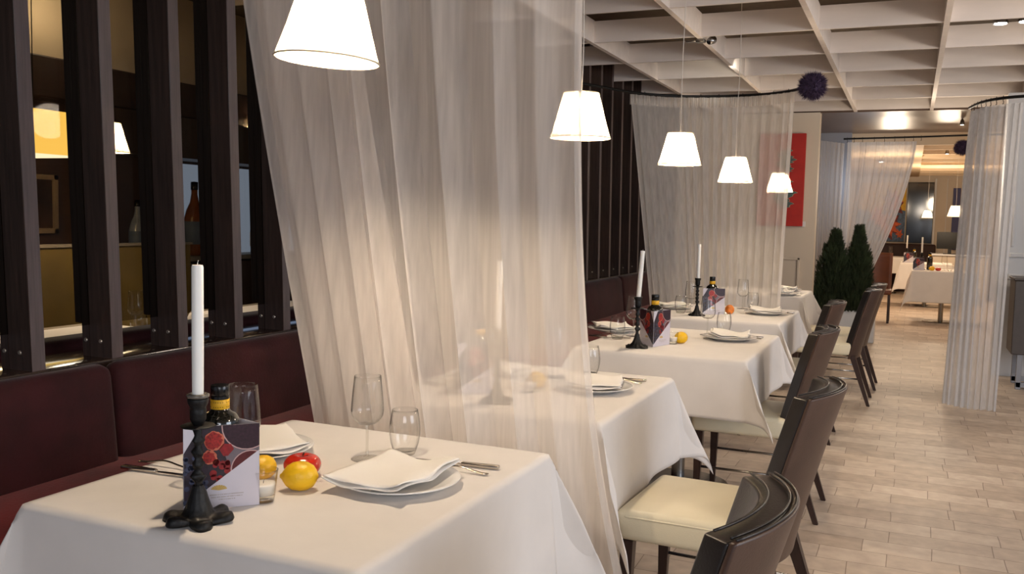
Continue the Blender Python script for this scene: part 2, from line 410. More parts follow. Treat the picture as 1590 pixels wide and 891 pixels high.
# next room to the left, behind the slatted partition
bm = bmesh.new(); box(bm, -5.35, -5.2, -.5, 12, 0, 2.05); struct('wall_left', bm, M['walldark'])
bm = bmesh.new(); box(bm, -5.35, -5.2, -.5, 12, 2.31, 2.98); struct('wall_left_upper', bm, M['tan'])
bm = bmesh.new(); box(bm, -5.30, -5.02, -.5, 12, 2.05, 2.31, .01, 1); struct('trim_5', bm, M['fin'])
bm = bmesh.new(); box(bm, -5.2, -2.7, 10.6, 10.7, 0, 2.98); struct('wall_left_end', bm, M['walldark'])

# ------------------------------------------------------------------ slatted partition with smoked glass
part = thing('slatted_partition', 'dark wooden slatted partition with smoked glass panes standing behind the red bench', 'partition', (-2.57, 5.0, 0))
def P0(bm, y0=5.0):  # shift world coords into the partition's frame
    bmesh.ops.translate(bm, verts=bm.verts[:], vec=(2.57, -y0, 0)); return bm
slat0 = None
YS = [2.03 + .312 * i for i in range(-8, 28)]
bm = bmesh.new()
box(bm, -.030, .070, -.052, 0, .845, 2.97, .002, 1)       # front plank, towards the bench
box(bm, -.070, -.034, -.050, -.002, .845, 2.97, .002, 1)   # rear plank
box(bm, -.106, -.073, -.046, -.004, .962, 2.97, .002, 1)   # deeper rear board above the glass edge
bm.normal_update()
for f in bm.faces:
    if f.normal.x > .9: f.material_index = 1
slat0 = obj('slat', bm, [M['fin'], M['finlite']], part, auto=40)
slat0['label'] = 'dark wooden upright slat'
bm = bmesh.new()
for xx in (-.052, .02):
    lathe(bm, [(0, 0), (.0075, 0), (.006, .003), (.003, .0034), (0, .002)], 12)
    vs = bm.verts[-49:]
    vs = [v for v in bm.verts if not v.tag]
    for v in vs: v.tag = True
    bmesh.ops.transform(bm, matrix=Matrix.Translation((xx, -.052 if xx > 0 else -.05, .905)) @ Matrix.Rotation(PI / 2, 4, 'X'), verts=vs)
screw0 = obj('screw_pair', bm, M['screw'], slat0, auto=40)
for i, y in enumerate(YS):
    if i == 0: s = slat0; 
    else:
        s = slat0.copy(); COL.objects.link(s)
        k = screw0.copy(); COL.objects.link(k); k.parent = s
    s.location = (0, y - 5.0 + .033, 0); s.rotation_euler = (math.radians(2.1), 0, 0)
bm = bmesh.new(); box(bm, -.034, -.030, YS[0] - 5, YS[-1] - 5, .957, 2.95)
o = obj('glass_pane', bm, M['smoke'], part); o['label'] = 'smoked glass pane'
bm = bmesh.new(); box(bm, -.17, .072, YS[0] - 5.1, YS[-1] - 5 + .05, .80, .846, .006, 2)
obj('sill_board', bm, M['sill'], part, auto=40)
bm = bmesh.new(); box(bm, -.09, .02, YS[0] - 5.1, YS[-1] - 5 + .05, 0, .80)
obj('base_panel', bm, M['fin'], part)
bm = bmesh.new(); box(bm, -.06, .07, YS[0] - 5.1, YS[-1] - 5 + .05, 2.93, 2.975)
obj('head_rail', bm, M['fin'], part)

# ------------------------------------------------------------------ red velvet bench
bench = thing('banquette', 'long red velvet wall bench running behind the row of white tables', 'bench', (-2.2, 5, 0))
seams = [-.10, 1.06, 2.22, 3.38, 4.54, 5.70, 6.86, 8.02, 9.26]
def rbox(bm, x0, x1, y0, y1, z0, z1, r, seg=4): box(bm, x0, x1, y0, y1, z0, z1, r, seg)
for a, b in zip(seams[:-1], seams[1:]):
    bm = bmesh.new(); L = b - a - .012
    rbox(bm, -.030, .058, 0, L, 0, .36, .040, 5)
    bmesh.ops.subdivide_edges(bm, edges=[e for e in bm.edges if e.calc_length() > .2], cuts=6, use_grid_fill=True)
    for v in bm.verts:
        u = (v.co.y / L - .5) * 2; q = (v.co.z / .36 - .5) * 2
        if v.co.x > 0: v.co.x += .018 * (1 - u * u) * (1 - q * q)
        v.co.x += .038 * (1 - v.co.z / .36)          # leans: deeper at the seat
    c = obj('back_cushion', bm, M['velvet'], bench, smooth=True)
    c.location = (-2.488 + .03 + 2.2, a + .006 - 5, .487)
for a, b in ((-.02, 3.46), (3.46, 6.94), (6.94, 9.26)):
    bm = bmesh.new(); rbox(bm, -.27, .28, 0, b - a - .01, 0, .12, .035, 4)
    c = obj('seat_cushion', bm, M['velvet_seat'], bench, auto=60); c.location = (0, a - 5, .41)
bm = bmesh.new(); box(bm, -.27, .22, -5.02, 4.26, 0.0, .41, .01, 1)
obj('bench_base', bm, M['velvet'], bench, auto=40)
bm = bmesh.new(); box(bm, -.285, -.262, -5.02, 4.26, .41, .80, .006, 1)
obj('bench_backboard', bm, M['fin'], bench)

# ------------------------------------------------------------------ tables and cloths
def make_table(label, cx, cy, w_, d_, group='dining tables along the bench', disc=.26):
    t = thing('dining_table', label, 'table', (cx, cy, 0), 0, group)
    bm = bmesh.new(); box(bm, -w_ / 2 + .008, w_ / 2 - .008, -d_ / 2 + .008, d_ / 2 - .008, .715, .744, .004, 1)
    obj('tabletop', bm, M['legwood'], t, auto=40)
    bm = bmesh.new(); lathe(bm, [(0, .02), (.034, .02), (.034, .69), (.12, .70), (.12, .715), (0, .715)], 24); obj('column', bm, M['chrome'], t, auto=40)
    bm = bmesh.new(); lathe(bm, [(0, 0), (disc, 0), (disc, .008), (disc * .9, .014), (.05, .024), (0, .024)], 40); obj('base_disc', bm, M['chrome'], t, auto=40)
    return t
def cloth_bm(w_, d_, drop, seed, phic=31, wave=1.0):
    rnd = random.Random(seed)
    st = .0155; nx = int(round((w_ + 2 * drop) / st)); ny = int(round((d_ + 2 * drop) / st))
    ph = [rnd.uniform(0, 6.28) for _ in range(12)]; cp = [rnd.uniform(.85, 1.15) for _ in range(4)]; ct = [rnd.uniform(.42, .58) for _ in range(4)]
    rho = .010
    bm = bmesh.new(); G = []
    for i in range(nx + 1):
        row = []
        u = -(w_ / 2 + drop) + (w_ + 2 * drop) * i / nx
        for j in range(ny + 1):
            v = -(d_ / 2 + drop) + (d_ + 2 * drop) * j / ny
            cu = min(max(u, -w_ / 2), w_ / 2); cv = min(max(v, -d_ / 2), d_ / 2)
            ou, ov = u - cu, v - cv; r = math.hypot(ou, ov)
            z = .747
            if r < 1e-9:
                z += .0010 * noise.noise(Vector((u * 5, v * 5, seed))) 
                row.append(bm.verts.new((u, v, z))); continue
            au, av = abs(ou), abs(ov); th = math.atan2(av, au)  # 0 along u side, pi/2 along v side
            t = th / (PI / 2)
            qi = (0 if ou > 0 else 1) + (0 if ov > 0 else 2)
            # soft folds that grow towards the hem
            s_ = (cv if au > av else cu)
            fold = wave * (.035 * math.sin(7.0 * s_ + ph[qi]) + .025 * math.sin(15 * s_ + ph[qi + 4]))
            fe = math.radians(3.5) + fold
            corner = (math.sin(PI * t) if (au > 1e-9 and av > 1e-9) else 0)
            tt = ct[qi]
            if au > 1e-9 and av > 1e-9:
                q = t / tt * .5 if t < tt else .5 + (t - tt) / (1 - tt) * .5
                corner = math.sin(PI * q) ** 1.15
            fph = fe * (1 - corner) + math.radians(phic * cp[qi]) * corner
            # rounded edge
            k = max(0, r - rho * (PI / 2 - fph))
            arc = min(r / rho, PI / 2 - fph)
            hx = rho * math.sin(arc) + k * math.sin(fph); hz = -rho * (1 - math.cos(arc)) - k * math.cos(fph)
            # S-bend of the flap sides beside each corner
            dirx, diry = ou / r, ov / r
            x = cu + dirx * hx; y = cv + diry * hx
            if corner > 0:
                tw = .045 * math.sin(2 * PI * t) * min(1, k / .2)
                x += -diry * tw * (1 if ou * ov > 0 else -1); y += dirx * tw * (1 if ou * ov > 0 else -1)
            row.append(bm.verts.new((x, y, z + hz)))
        G.append(row)
    for i in range(nx):
        for j in range(ny): bm.faces.new((G[i][j], G[i + 1][j], G[i + 1][j + 1], G[i][j + 1]))
    return bm
def make_cloth(label, cx, cy, w_, d_, drop, seed, group='white cloths on the dining tables', mat='cloth', phic=31):
    o = obj('tablecloth', cloth_bm(w_, d_, drop, seed, phic), M[mat], smooth=True)
    sd = o.modifiers.new('thick', 'SOLIDIFY'); sd.thickness = .0012; sd.offset = 1
    o.location = (cx, cy, 0); tag(o, label, 'tablecloth', group); return o
TB = [  # cx, cy, w, d
    (-1.248, 1.735, .81, .89, 'nearest to the viewer, before the first curtain'),
    (-1.238, 3.040, .81, .90, 'second in the row, half veiled by the first sheer curtain'),
    (-1.050, 4.620, .81, 1.06, 'third in the row, with the candle standing in full view'),
    (-1.115, 6.240, .80, 1.02, 'fourth in the row, right in front of the gathered curtain'),
    (-1.225, 8.420, .80, .86, 'last in the row, behind the gathered curtain and beside the conifers'),
]
for i, (cx, cy, w_, d_, ds) in enumerate(TB):
    make_table('square pedestal dining table under a white cloth, ' + ds.split(',')[0], cx, cy, w_, d_)
    make_cloth('white linen tablecloth ' + ds, cx, cy, w_, d_, (.36, .325, .275, .27, .32)[i], 11 + i)
TZ = .7485

# ------------------------------------------------------------------ table things (prototypes placed at their first use)
_proto = {}
def place(key, maker, loc, rotz, label, scale=None):
    if key not in _proto:
        o = maker(); _proto[key] = o; o.location = loc; o.rotation_euler = (0, 0, rotz); o['label'] = label
        if scale: o.scale = scale
        return o
    return dup(_proto[key], loc, rotz, label, None, scale or (1, 1, 1))

def mk_wineglass():
    t = thing('wine_glass', '-', 'glass', group='wine glasses on the tables')
    bm = bmesh.new()
    out = [(.0225, .0915), (.032, .100), (.0395, .1125), (.0412, .125), (.0400, .142), (.0380, .166), (.0350, .196), (.0335, .212)]
    prof = [(0, .0895)] + [(.012, .0900)] + out + [(.0327, .212)] + [(r - .0011, z + (.0008 if z < .11 else 0)) for r, z in reversed(out[:-1])] + [(.012, .0925), (0, .0922)]
    lathe(bm, prof, 48); obj('bowl', bm, M['glass'], t, smooth=True)
    bm = bmesh.new(); lathe(bm, [(.0070, .0895), (.0045, .083), (.0034, .070), (.0032, .030), (.0042, .012), (.009, .006)], 20); obj('stem', bm, M['thickglass'], t, smooth=True)
    bm = bmesh.new(); lathe(bm, [(0, .0065), (.009, .0060), (.030, .0026), (.0395, .0016), (.040, .0008), (.039, .0002), (0, .0002)], 48); obj('foot', bm, M['glass'], t, smooth=True)
    return t
def mk_tumbler():
    t = thing('tumbler', '-', 'glass', group='water tumblers on the tables')
    bm = bmesh.new()
    out = [(.0265, .001), (.0310, .012), (.0365, .030), (.0398, .052), (.0402, .066), (.0388, .084), (.0355, .104), (.0328, .116)]
    lathe(bm, [(0, 0), (.025, 0)] + out + [(.0320, .1166)] + [(r - .0013, z) for r, z in reversed(out[1:-1])] + [(.027, .0105), (0, .0085)], 48)
    obj('wall_of_glass', bm, M['glass'], t, smooth=True).name = 'glass_body'
    bm = bmesh.new(); lathe(bm, [(0, .001), (.0245, .001), (.0290, .0085), (.0255, .0098), (0, .0078)], 40); obj('glass_base', bm, M['thickglass'], t, smooth=True)
    return t
def mk_plate():
    bm = bmesh.new()
    lathe(bm, [(0, .004), (.075, .004), (.08, 0), (.086, 0), (.10, .007), (.125, .0150), (.1395, .0185), (.141, .0200), (.1395, .0212), (.122, .0180), (.100, .0108), (.088, .0078), (0, .0078)], 72)
    o = obj('plate', bm, M['china'], smooth=True); tag(o, '-', 'plate', 'white dinner plates'); return o
def napkin_bm(seed, sx=.235, sy=.235, lift=.022):
    """folded square napkin: three stacked layers whose corners curl up"""
    rnd = random.Random(seed); bm = bmesh.new(); n = 22
    for L in range(2):
        off = (rnd.uniform(-.004, .004), rnd.uniform(-.004, .004)); sh = 1 - .03 * L
        def fn(a, b, top):
            x = (a - .5) * sx * sh + off[0]; y = (b - .5) * sy * sh + off[1]
            q = max(abs(a - .5), abs(b - .5)) * 2
            c = (abs(a - .5) * 2) ** 3 * (abs(b - .5) * 2) ** 3
            z = .006 + L * .0085 + lift * c * (1.1 - .2 * L) + .0035 * noise.noise(Vector((a * 3.1, b * 3.1, seed + L * .3))) + .004 * math.sin(5 * a + seed) * q
            z += .006 * q * q + .004 * q ** 3 * math.sin(9 * (a + b) + seed + L)
            x += .004 * q ** 3 * math.sin(11 * b + seed); y += .004 * q ** 3 * math.sin(10 * a + 2 * seed)
            if top: z += .0080 * (1 - .70 * q ** 6)
            return (x, y, z)
        A = [[bm.verts.new(fn(i / n, j / n, True)) for j in range(n + 1)] for i in range(n + 1)]
        B = [[bm.verts.new(fn(i / n, j / n, False)) for j in range(n + 1)] for i in range(n + 1)]
        for i in range(n):
            for j in range(n):
                bm.faces.new((A[i][j], A[i + 1][j], A[i + 1][j + 1], A[i][j + 1])); bm.faces.new((B[i][j], B[i][j + 1], B[i + 1][j + 1], B[i + 1][j]))
        for i in range(n):
            bm.faces.new((A[i][0], B[i][0], B[i + 1][0], A[i + 1][0])); bm.faces.new((A[i][n], A[i + 1][n], B[i + 1][n], B[i][n]))
            bm.faces.new((A[0][i], A[0][i + 1], B[0][i + 1], B[0][i])); bm.faces.new((A[n][i], B[n][i], B[n][i + 1], A[n][i + 1]))
    return bm
def add_napkin(loc, rotz, seed, label, sx=.235, sy=.235, lift=.022):
    o = obj('napkin', napkin_bm(seed, sx, sy, lift), M['napkin'], smooth=True)
    o.location = loc; o.rotation_euler = (0, 0, rotz); tag(o, label, 'napkin', 'folded white napkins'); return o
def mk_knife():
    t = thing('table_knife', '-', 'knife', group='table knives')
    bm = bmesh.new()
    box(bm, 0, .098, -.0085, .0085, 0.002, .0105, .0025, 2)
    for v in bm.verts: v.co.y *= (.7 + .4 * v.co.x / .098); v.co.z += .004 * math.sin(PI * v.co.x / .098)
    obj('handle', bm, M['steel'], t, auto=50)
    bm = bmesh.new()
    pts = [(0, -.004), (-.02, -.007), (-.08, -.009), (-.118, -.006), (-.13, .003), (-.10, .0055), (0, .005)]
    up = [bm.verts.new((x, y, .0060)) for x, y in pts]; dn = [bm.verts.new((x, y, .0045)) for x, y in pts]
    bm.faces.new(up); bm.faces.new(dn[::-1])
    for i in range(len(pts)): j = (i + 1) % len(pts); bm.faces.new((up[i], dn[i], dn[j], up[j]))
    obj('blade', bm, M['steel'], t); return t
def mk_fork():
    t = thing('table_fork', '-', 'fork', group='table forks')
    bm = bmesh.new()
    def fn(a, b):
        x = lerp(.095, -.045, a); wd = lerp(.0075, .0028, smoothstep(0, .6, a)); an = 2 * PI * b
        return (x, wd * math.cos(an), .0045 + .010 * math.exp(-((a - .55) / .3) ** 2) + .0022 * math.sin(an))
    g = grid_surface(bm, 20, 13, fn); bm.faces.new([g[0][j] for j in range(12)])
    bmesh.ops.remove_doubles(bm, verts=bm.verts[:], dist=1e-5)
    obj('handle', bm, M['steel'], t, smooth=True)
    bm = bmesh.new()
    def hd(a, b):
        return (lerp(-.045, -.075, a), (b - .5) * lerp(.006, .024, smoothstep(0, .8, a)), .006 - .003 * math.sin(PI * b) - .002 * a)
    grid_surface(bm, 8, 7, hd)
    for k in range(4):
        y = -.0095 + k * .0063
        box(bm, -.112, -.074, y - .0013, y + .0013, .0022, .0040)
    o = obj('tines', bm, M['steel'], t, smooth=False)
    return t
def mk_bottle():
    t = thing('oil_bottle', '-', 'bottle', group='olive oil bottles in the menu sleeves')
    bm = bmesh.new(); lathe(bm, [(0, 0), (.036, 0), (.0395, .004), (.0395, .168), (.0385, .180), (.0320, .190), (.0225, .195), (.0190, .200), (.0180, .222), (0, .222)], 40); obj('bottle_glass', bm, M['bottleglass'], t, auto=50)
    bm = bmesh.new(); lathe(bm, [(.0188, .201), (.0194, .2015), (.0194, .221), (.0188, .2215)], 32); nb = obj('neck_label', bm, M['yellow'], t, smooth=True); nb['label'] = 'yellow paper neck label'
    bm = bmesh.new()
    for zz in (.216, .206):
        for k in range(26):
            a = 2 * PI * k / 26
            if k % 6 == 5: continue
            m_ = Matrix.Rotation(a, 4, 'Z') @ Matrix.Translation((.01945, 0, zz))
            box(bm, 0, .0002, -.0012, .0009, -.0007, .0007, mtx=m_)
    obj('label_print', bm, M['label_ink'], nb)
    bm = bmesh.new(); lathe(bm, [(.0175, .222), (.0190, .2225), (.0190, .228), (.0178, .229), (.0190, .230), (.0193, .248), (.0180, .2505), (0, .2510)], 32); cp = obj('cap', bm, M['cap'], t, auto=50); cp['label'] = 'black screw cap'
    return t
def clip(poly, inside):
    out = []
    for i in range(len(poly)):
        a, b = poly[i - 1], poly[i]; da, db = inside(a), inside(b)
        if (da >= 0) != (db >= 0):
            t = da / (da - db); out.append((a[0] + (b[0] - a[0]) * t, a[1] + (b[1] - a[1]) * t))
        if db >= 0: out.append(b)
    return out
CARDPOLY = [(0, .06), (1, .68), (1, 1), (.22, 1), (0, .68)]
def clip_card(poly):
    for i in range(5):
        a, b = CARDPOLY[i], CARDPOLY[(i + 1) % 5]
        poly = clip(poly, lambda p: (b[0] - a[0]) * (p[1] - a[1]) - (b[1] - a[1]) * (p[0] - a[0]))
        if len(poly) < 3: return []
    return poly
def mk_card(front=True):
    """three-sided paper sleeve, side .150, height .174, origin at its centre; face 0 looks along -Y"""
    t = thing('menu_card', '-', 'menu card', group='triangular printed menu sleeves')
    Sd, H = .150, .174; r = Sd / math.sqrt(3)
    V = [Vector((r * math.cos(math.radians(a)), r * math.sin(math.radians(a)), 0)) for a in (-150, -30, 90)]
    bm = bmesh.new()
    for i in range(3):
        a, b = V[i], V[(i + 1) % 3]; d = (b - a).normalized(); n = Vector((d.y, -d.x, 0))
        q = [a, b, b - n * .001, a - n * .001]
        lo = [bm.verts.new(p + Vector((0, 0, .0005))) for p in q]; hi = [bm.verts.new(p + Vector((0, 0, H))) for p in q]
        bm.faces.new(lo); bm.faces.new(hi)
        for k in range(4): bm.faces.new((lo[k], lo[(k + 1) % 4], hi[(k + 1) % 4], hi[k]))
    obj('paper_sleeve', bm, M['cardwhite'], t)
    mats = [M['pic'], M['pic_gray'], M['bowl'], M['bowlrim'], M['bowl2'], M['pom_rind'], M['pom_seed'], M['berry'], M['grape'], M['gold'], M['faint']]
    asp = H / Sd
    def circ(cx, cy, rr, k=28, j=0.0, sd=0):
        rd = random.Random(sd)
        return [(cx + rr * (1 + j * (rd.random() - .5)) * math.cos(2 * PI * i / k), cy + rr * (1 + j * (rd.random() - .5)) / asp * math.sin(2 * PI * i / k)) for i in range(k)]
    for i in range(3):
        a, b = V[i], V[(i + 1) % 3]; d = (b - a).normalized(); n = Vector((d.y, -d.x, 0)); mirror = (i == 2)
        bm = bmesh.new()
        def put(poly, mi, lay, doclip=True):
            if doclip: poly = clip_card(poly)
            if len(poly) < 3: return
            vs = []
            for (u, v) in poly:
                uu = 1 - u if mirror else u
                vs.append(bm.verts.new(a + d * Sd * uu + n * (.0003 + lay * .00012) + Vector((0, 0, H * v))))
            try: f = bm.faces.new(vs); f.material_index = mi
            except Exception: pass
        put(CARDPOLY, 0, 0, False)
        put([(.5, .76), (.8, .8), (1.0, .82), (1.0, .6), (.62, .42)], 1, 1)
        put(circ(.84, .985, .345), 3, 2); put(circ(.84, .985, .33), 2, 3)
        put(circ(.88, .455, .265), 3, 2); put(circ(.88, .455, .25), 4, 3)
        put(circ(.40, .82, .135, j=.12, sd=1), 5, 4); put(circ(.39, .825, .115, j=.25, sd=2), 6, 5)
        put(circ(.34, .625, .10, j=.25, sd=3), 5, 4); put(circ(.335, .625, .078, j=.35, sd=4), 6, 5)
        put([(.46, .72), (.52, .78), (.62, .77), (.66, .71), (.58, .63), (.52, .63)], 7, 4)
        rd = random.Random(5)
        for k in range(16): put(circ(.38 + rd.random() * .2, .30 + rd.random() * .28, .03 + .02 * rd.random(), 12), 7, 4)
        for k in range(34): put(circ(.02 + rd.random() * .28, .08 + rd.random() * .55, .026 + .014 * rd.random(), 12), 8, 4)
        # gold shell emblem: a ribbed fan lying over to the right
        cxs, cys = .46, .222
        for k in range(9):
            a0 = math.radians(12 + k * 17); a1 = math.radians(12 + (k + 1) * 17 - 3)
            R1 = .115 * (1 - .0009 * abs(k - 4) ** 3)
            put([(cxs, cys), (cxs + R1 * math.cos(a0), cys + R1 * .62 / asp * math.sin(a0)), (cxs + 1.06 * R1 * math.cos((a0 + a1) / 2), cys + 1.06 * R1 * .62 / asp * math.sin((a0 + a1) / 2)), (cxs + R1 * math.cos(a1), cys + R1 * .62 / asp * math.sin(a1))], 9, 2, False)
        for row, (x0, x1) in enumerate(((.34, .78), (.36, .76), (.46, .66))):
            x = x0; rr = random.Random(row + 9)
            while x < x1:
                wd = rr.uniform(.008, .014); yy = .165 - row * .030
                put([(x, yy), (x + wd, yy), (x + wd, yy + .011), (x, yy + .011)], 10, 2, False); x += wd + rr.choice((.005, .005, .014))
        me_bm = bm
        o = D.objects.new('printed_panel', D.meshes.new('printed_panel')); bm.normal_update(); bm.to_mesh(o.data); bm.free()
        for m_ in mats: o.data.materials.append(m_)
        COL.objects.link(o); o.parent = t
        if i == 0: o['label'] = 'printed panel of dark fruit with a gold shell emblem'
    return t
def mk_tealight():
    t = thing('tealight_glass', '-', 'candle glass', group='small tealight glasses')
    bm = bmesh.new(); out = [(.0195, 0), (.0215, .010), (.0260, .052), (.0272, .060)]
    lathe(bm, [(0, 0)] + out + [(.0262, .0602), (.0250, .052), (.0205, .013), (0, .012)], 40); obj('glass_cup', bm, M['glass'], t, smooth=True)
    bm = bmesh.new(); lathe(bm, [(0, .0008), (.0190, .0008), (.0208, .0105), (0, .0112)], 36); obj('cup_base', bm, M['thickglass'], t, smooth=True)
    bm = bmesh.new(); lathe(bm, [(0, .0130), (.0198, .0135), (.0225, .032), (.0215, .0345), (.012, .0335), (0, .0335)], 36); obj('wax', bm, M['tealight'], t, smooth=True)
    bm = bmesh.new(); tube(bm, [(0, 0, .033), (.0006, 0, .038), (.002, 0, .041)], .0006, 6); obj('wick', bm, M['ink'], t)
    return t
def mk_lemon():
    bm = bmesh.new()
    prof = [(0, -.0400), (.0035, -.0395), (.006, -.0360), (.012, -.0325), (.0205, -.0260), (.0275, -.015), (.0298, 0), (.0280, .0135), (.0215, .0250), (.013, .0310), (.0065, .0335), (.003, .0355), (0, .0355)]
    lathe(bm, prof, 36)
    bmesh.ops.rotate(bm, verts=bm.verts[:], cent=(0, 0, 0), matrix=Matrix.Rotation(PI / 2, 3, 'Y'))
    bmesh.ops.translate(bm, verts=bm.verts[:], vec=(0, 0, .0295))
    o = obj('lemon', bm, M['lemon'], smooth=True); tag(o, '-', 'lemon', 'lemons on the tables'); return o
def mk_tomato(label, loc, rotz=0, s=1.0):
    t = thing('tomato', label, 'tomato', loc, rotz); t.scale = (s, s, s)
    bm = bmesh.new(); prof = []
    for i in range(19):
        a = -PI / 2 + PI * i / 18; r = .038 * math.cos(a); z = .026 * math.sin(a)
        if i > 13: z -= .010 * ((i - 13) / 5) ** 2
        if i < 4: z += .003 * ((4 - i) / 4)
        prof.append((max(r, 0) if 0 < i < 18 else 0, z + .0245))
    lathe(bm, prof, 48, rfun=lambda a, z: 1 + .045 * abs(math.sin(2.5 * a)) - .02)
    obj('flesh', bm, M['tomato'], t, smooth=True)
    bm = bmesh.new()
    for k in range(5):
        a = 2 * PI * k / 5; c, s = math.cos(a), math.sin(a)
        p = [bm.verts.new((c * rr - s * ww, s * rr + c * ww, zz)) for rr, ww, zz in ((.001, -.002, .042), (.001, .002, .042), (.009, .0022, .0425), (.016, 0, .0455), (.009, -.0022, .0425))]
        bm.faces.new(p)
    tube(bm, [(0, 0, .041), (.001, .001, .046), (.003, .001, .050)], .0014, 6)
    obj('calyx', bm, M['calyx'], t); return t

def mk_candle():
    t = thing('taper_candle', '-', 'candle', group='tall white taper candles')
    bm = bmesh.new(); lathe(bm, [(0, 0), (.0098, 0), (.0108, .012), (.0114, .10), (.0112, .235), (.0100, .2385), (.004, .2375), (0, .2365)], 28)
    obj('wax_stick', bm, M['wax'], t, auto=60)
    bm = bmesh.new(); tube(bm, [(0, 0, .236), (.0005, 0, .242), (.002, 0, .246)], .0007, 6); obj('wick', bm, M['wax'], t)
    return t
def mk_holder(lobed=False):
    """twisted wrought iron candlestick .247 high; lobed foot on the nearest one"""
    t = thing('candlestick', '-', 'candlestick', group='black wrought iron candlesticks')
    bm = bmesh.new()
    def seg_tube(z0, z1, n, fn): pass
    prof = [(.012, .040), (.0125, .050), (.0085, .062), (.0068, .078), (.0115, .086), (.0150, .091), (.0115, .096), (.0066, .102),
            (.0100, .110), (.0120, .116), (.0062, .126), (.0098, .134), (.0120, .140), (.0062, .150), (.0098, .158), (.0118, .163), (.0062, .172), (.0088, .182), (.0068, .190)]
    lathe(bm, prof, 20, rfun=lambda a, z: 1 + .16 * math.sin(3 * a + z * 160))
    obj('twisted_stem', bm, M['iron'], t, smooth=True)
    bm = bmesh.new(); lathe(bm, [(.006, .184), (.020, .1885), (.032, .190), (.0335, .1915), (.031, .193), (.010, .1935)], 32, rfun=lambda a, z: 1 + .03 * math.sin(8 * a))
    obj('drip_pan', bm, M['iron'], t, smooth=True)
    bm = bmesh.new(); lathe(bm, [(.008, .192), (.012, .198), (.0155, .205), (.0160, .222), (.0150, .228), (.0190, .236), (.0205, .243), (.0195, .247), (.0125, .247), (.0120, .230), (0, .229)], 32)
    obj('candle_cup', bm, M['iron'], t, smooth=True)
    bm = bmesh.new(); n = 96
    if lobed:
        def fn(a, b):
            an = 2 * PI * a; lob = .5 + .5 * math.cos(6 * an)
            rr = lerp(.010, .045, b ** .62) + .027 * lob ** .6 * smoothstep(.40, 1, b)
            z = .060 * (1 - b) ** 4.2 + .0125 + .008 * lob * math.exp(-((b - .80) / .16) ** 2) - .010 * smoothstep(.86, 1, b) ** 2 + .005 * math.sin(3 * an + 1) * b * b + .003 * noise.noise(Vector((3 * math.cos(an), 3 * math.sin(an), 4 * b)))
            return (rr * math.cos(an), rr * math.sin(an), z)
        def fb(a, b):
            x, y, z = fn(a, b); return (x * .97, y * .97, .0008 + .004 * (1 + math.sin(3 * 2 * PI * a + 1)) * .5 * b)
    else:
        def fn(a, b):
            an = 2 * PI * a; sq = 1 / max(abs(math.cos(an)), abs(math.sin(an)))
            sq = lerp(1, min(sq, 1.30), b) * (1 + .05 * b * math.cos(12 * an))
            rr = lerp(.011, .051, b ** 1.5) * sq
            z = .060 * (1 - b) ** 1.9 + .005 + .005 * math.exp(-((b - .8) / .07) ** 2) + .002 * math.cos(12 * an) * b
            return (rr * math.cos(an), rr * math.sin(an), z)
        def fb(a, b):
            x, y, z = fn(a, b); return (x * .985, y * .985, .0008)
    g1 = grid_surface(bm, n, 20, fn, closed_u=True); g2 = grid_surface(bm, n, 2, lambda a, b: fb(a, [.0, 1.0][int(b + .5)]), closed_u=True)
    for i in range(n):
        k = (i + 1) % n; bm.faces.new((g1[i][-1], g1[k][-1], g2[k][-1], g2[i][-1]))
    obj('leaf_foot', bm, M['iron'], t, smooth=True)
    if lobed:
        bm = bmesh.new(); lathe(bm, [(.0125, .246), (.0185, .247), (.0220, .250), (.0215, .254), (.0180, .256), (.0135, .2555), (.0125, .250)], 40, rfun=lambda a, z: 1 + .025 * math.sin(20 * a))
        g = obj('glass_drip_ring', bm, M['cup'], t, smooth=True); g['label'] = 'ridged glass drip ring'
    return t

# --- table 1
wx = 'on the nearest table'
place('cstick1', lambda: mk_holder(True), (-1.262, 1.365, TZ), .35, 'black wrought iron candlestick with a ruffled six-lobed foot on the nearest table')
place('candle', mk_candle, (-1.262, 1.365, TZ + .2305), 0, 'tall white taper candle standing on the nearest table, largest of the candles')
_proto['candle'].scale = (1.0, 1.0, 1.16)
def bottle(loc, rz, label): return place('bottle', mk_bottle, loc, rz, label)
def card(loc, rz, label): return place('card', mk_card, loc, rz, label)
cc = (-1.306, 1.477)
card((cc[0], cc[1], TZ), math.radians(46), 'three-sided menu card with pomegranate print behind the nearest candlestick')
bottle((cc[0], cc[1], TZ), .4, 'dark olive oil bottle with yellow neck label behind the nearest menu card')
place('tealight', mk_tealight, (-1.232, 1.525, TZ), 0, 'small glass holding white tealight wax beside the nearest menu card', (1.14, 1.14, 1.14))
place('lemon', mk_lemon, (-1.209, 1.622, TZ), math.radians(28), 'large yellow lemon in front of the red tomato on the nearest table', (1.12, 1.1, 1.1))
place('lemon', mk_lemon, (-1.335, 1.650, TZ), math.radians(70), 'yellow lemon seen through and behind the tealight glass', (.95, .95, .95))
mk_tomato('ripe red tomato with a green calyx behind the nearest lemon', (-1.270, 1.712, TZ), .4, 1.13)
def wine(x, y, label, rz=0): return place('wine', mk_wineglass, (x, y, TZ), rz, label)
def tum(x, y, label): return place('tum', mk_tumbler, (x, y, TZ), 0, label)
def plate(x, y, label, s=1.0): return place('plate', mk_plate, (x, y, TZ), 0, label, (s, s, s))
def knife(x, y, rz, label): return place('knife', mk_knife, (x, y, TZ), rz, label)
def fork(x, y, rz, label): return place('fork', mk_fork, (x, y, TZ), rz, label)
plate(-1.040, 1.762, 'white round plate under a folded napkin at the chair side of the nearest table')
add_napkin((-1.050, 1.752, TZ + .013), math.radians(-3), 3, 'folded white napkin with curled corners on the nearest chair-side plate', .203, .258, .008)
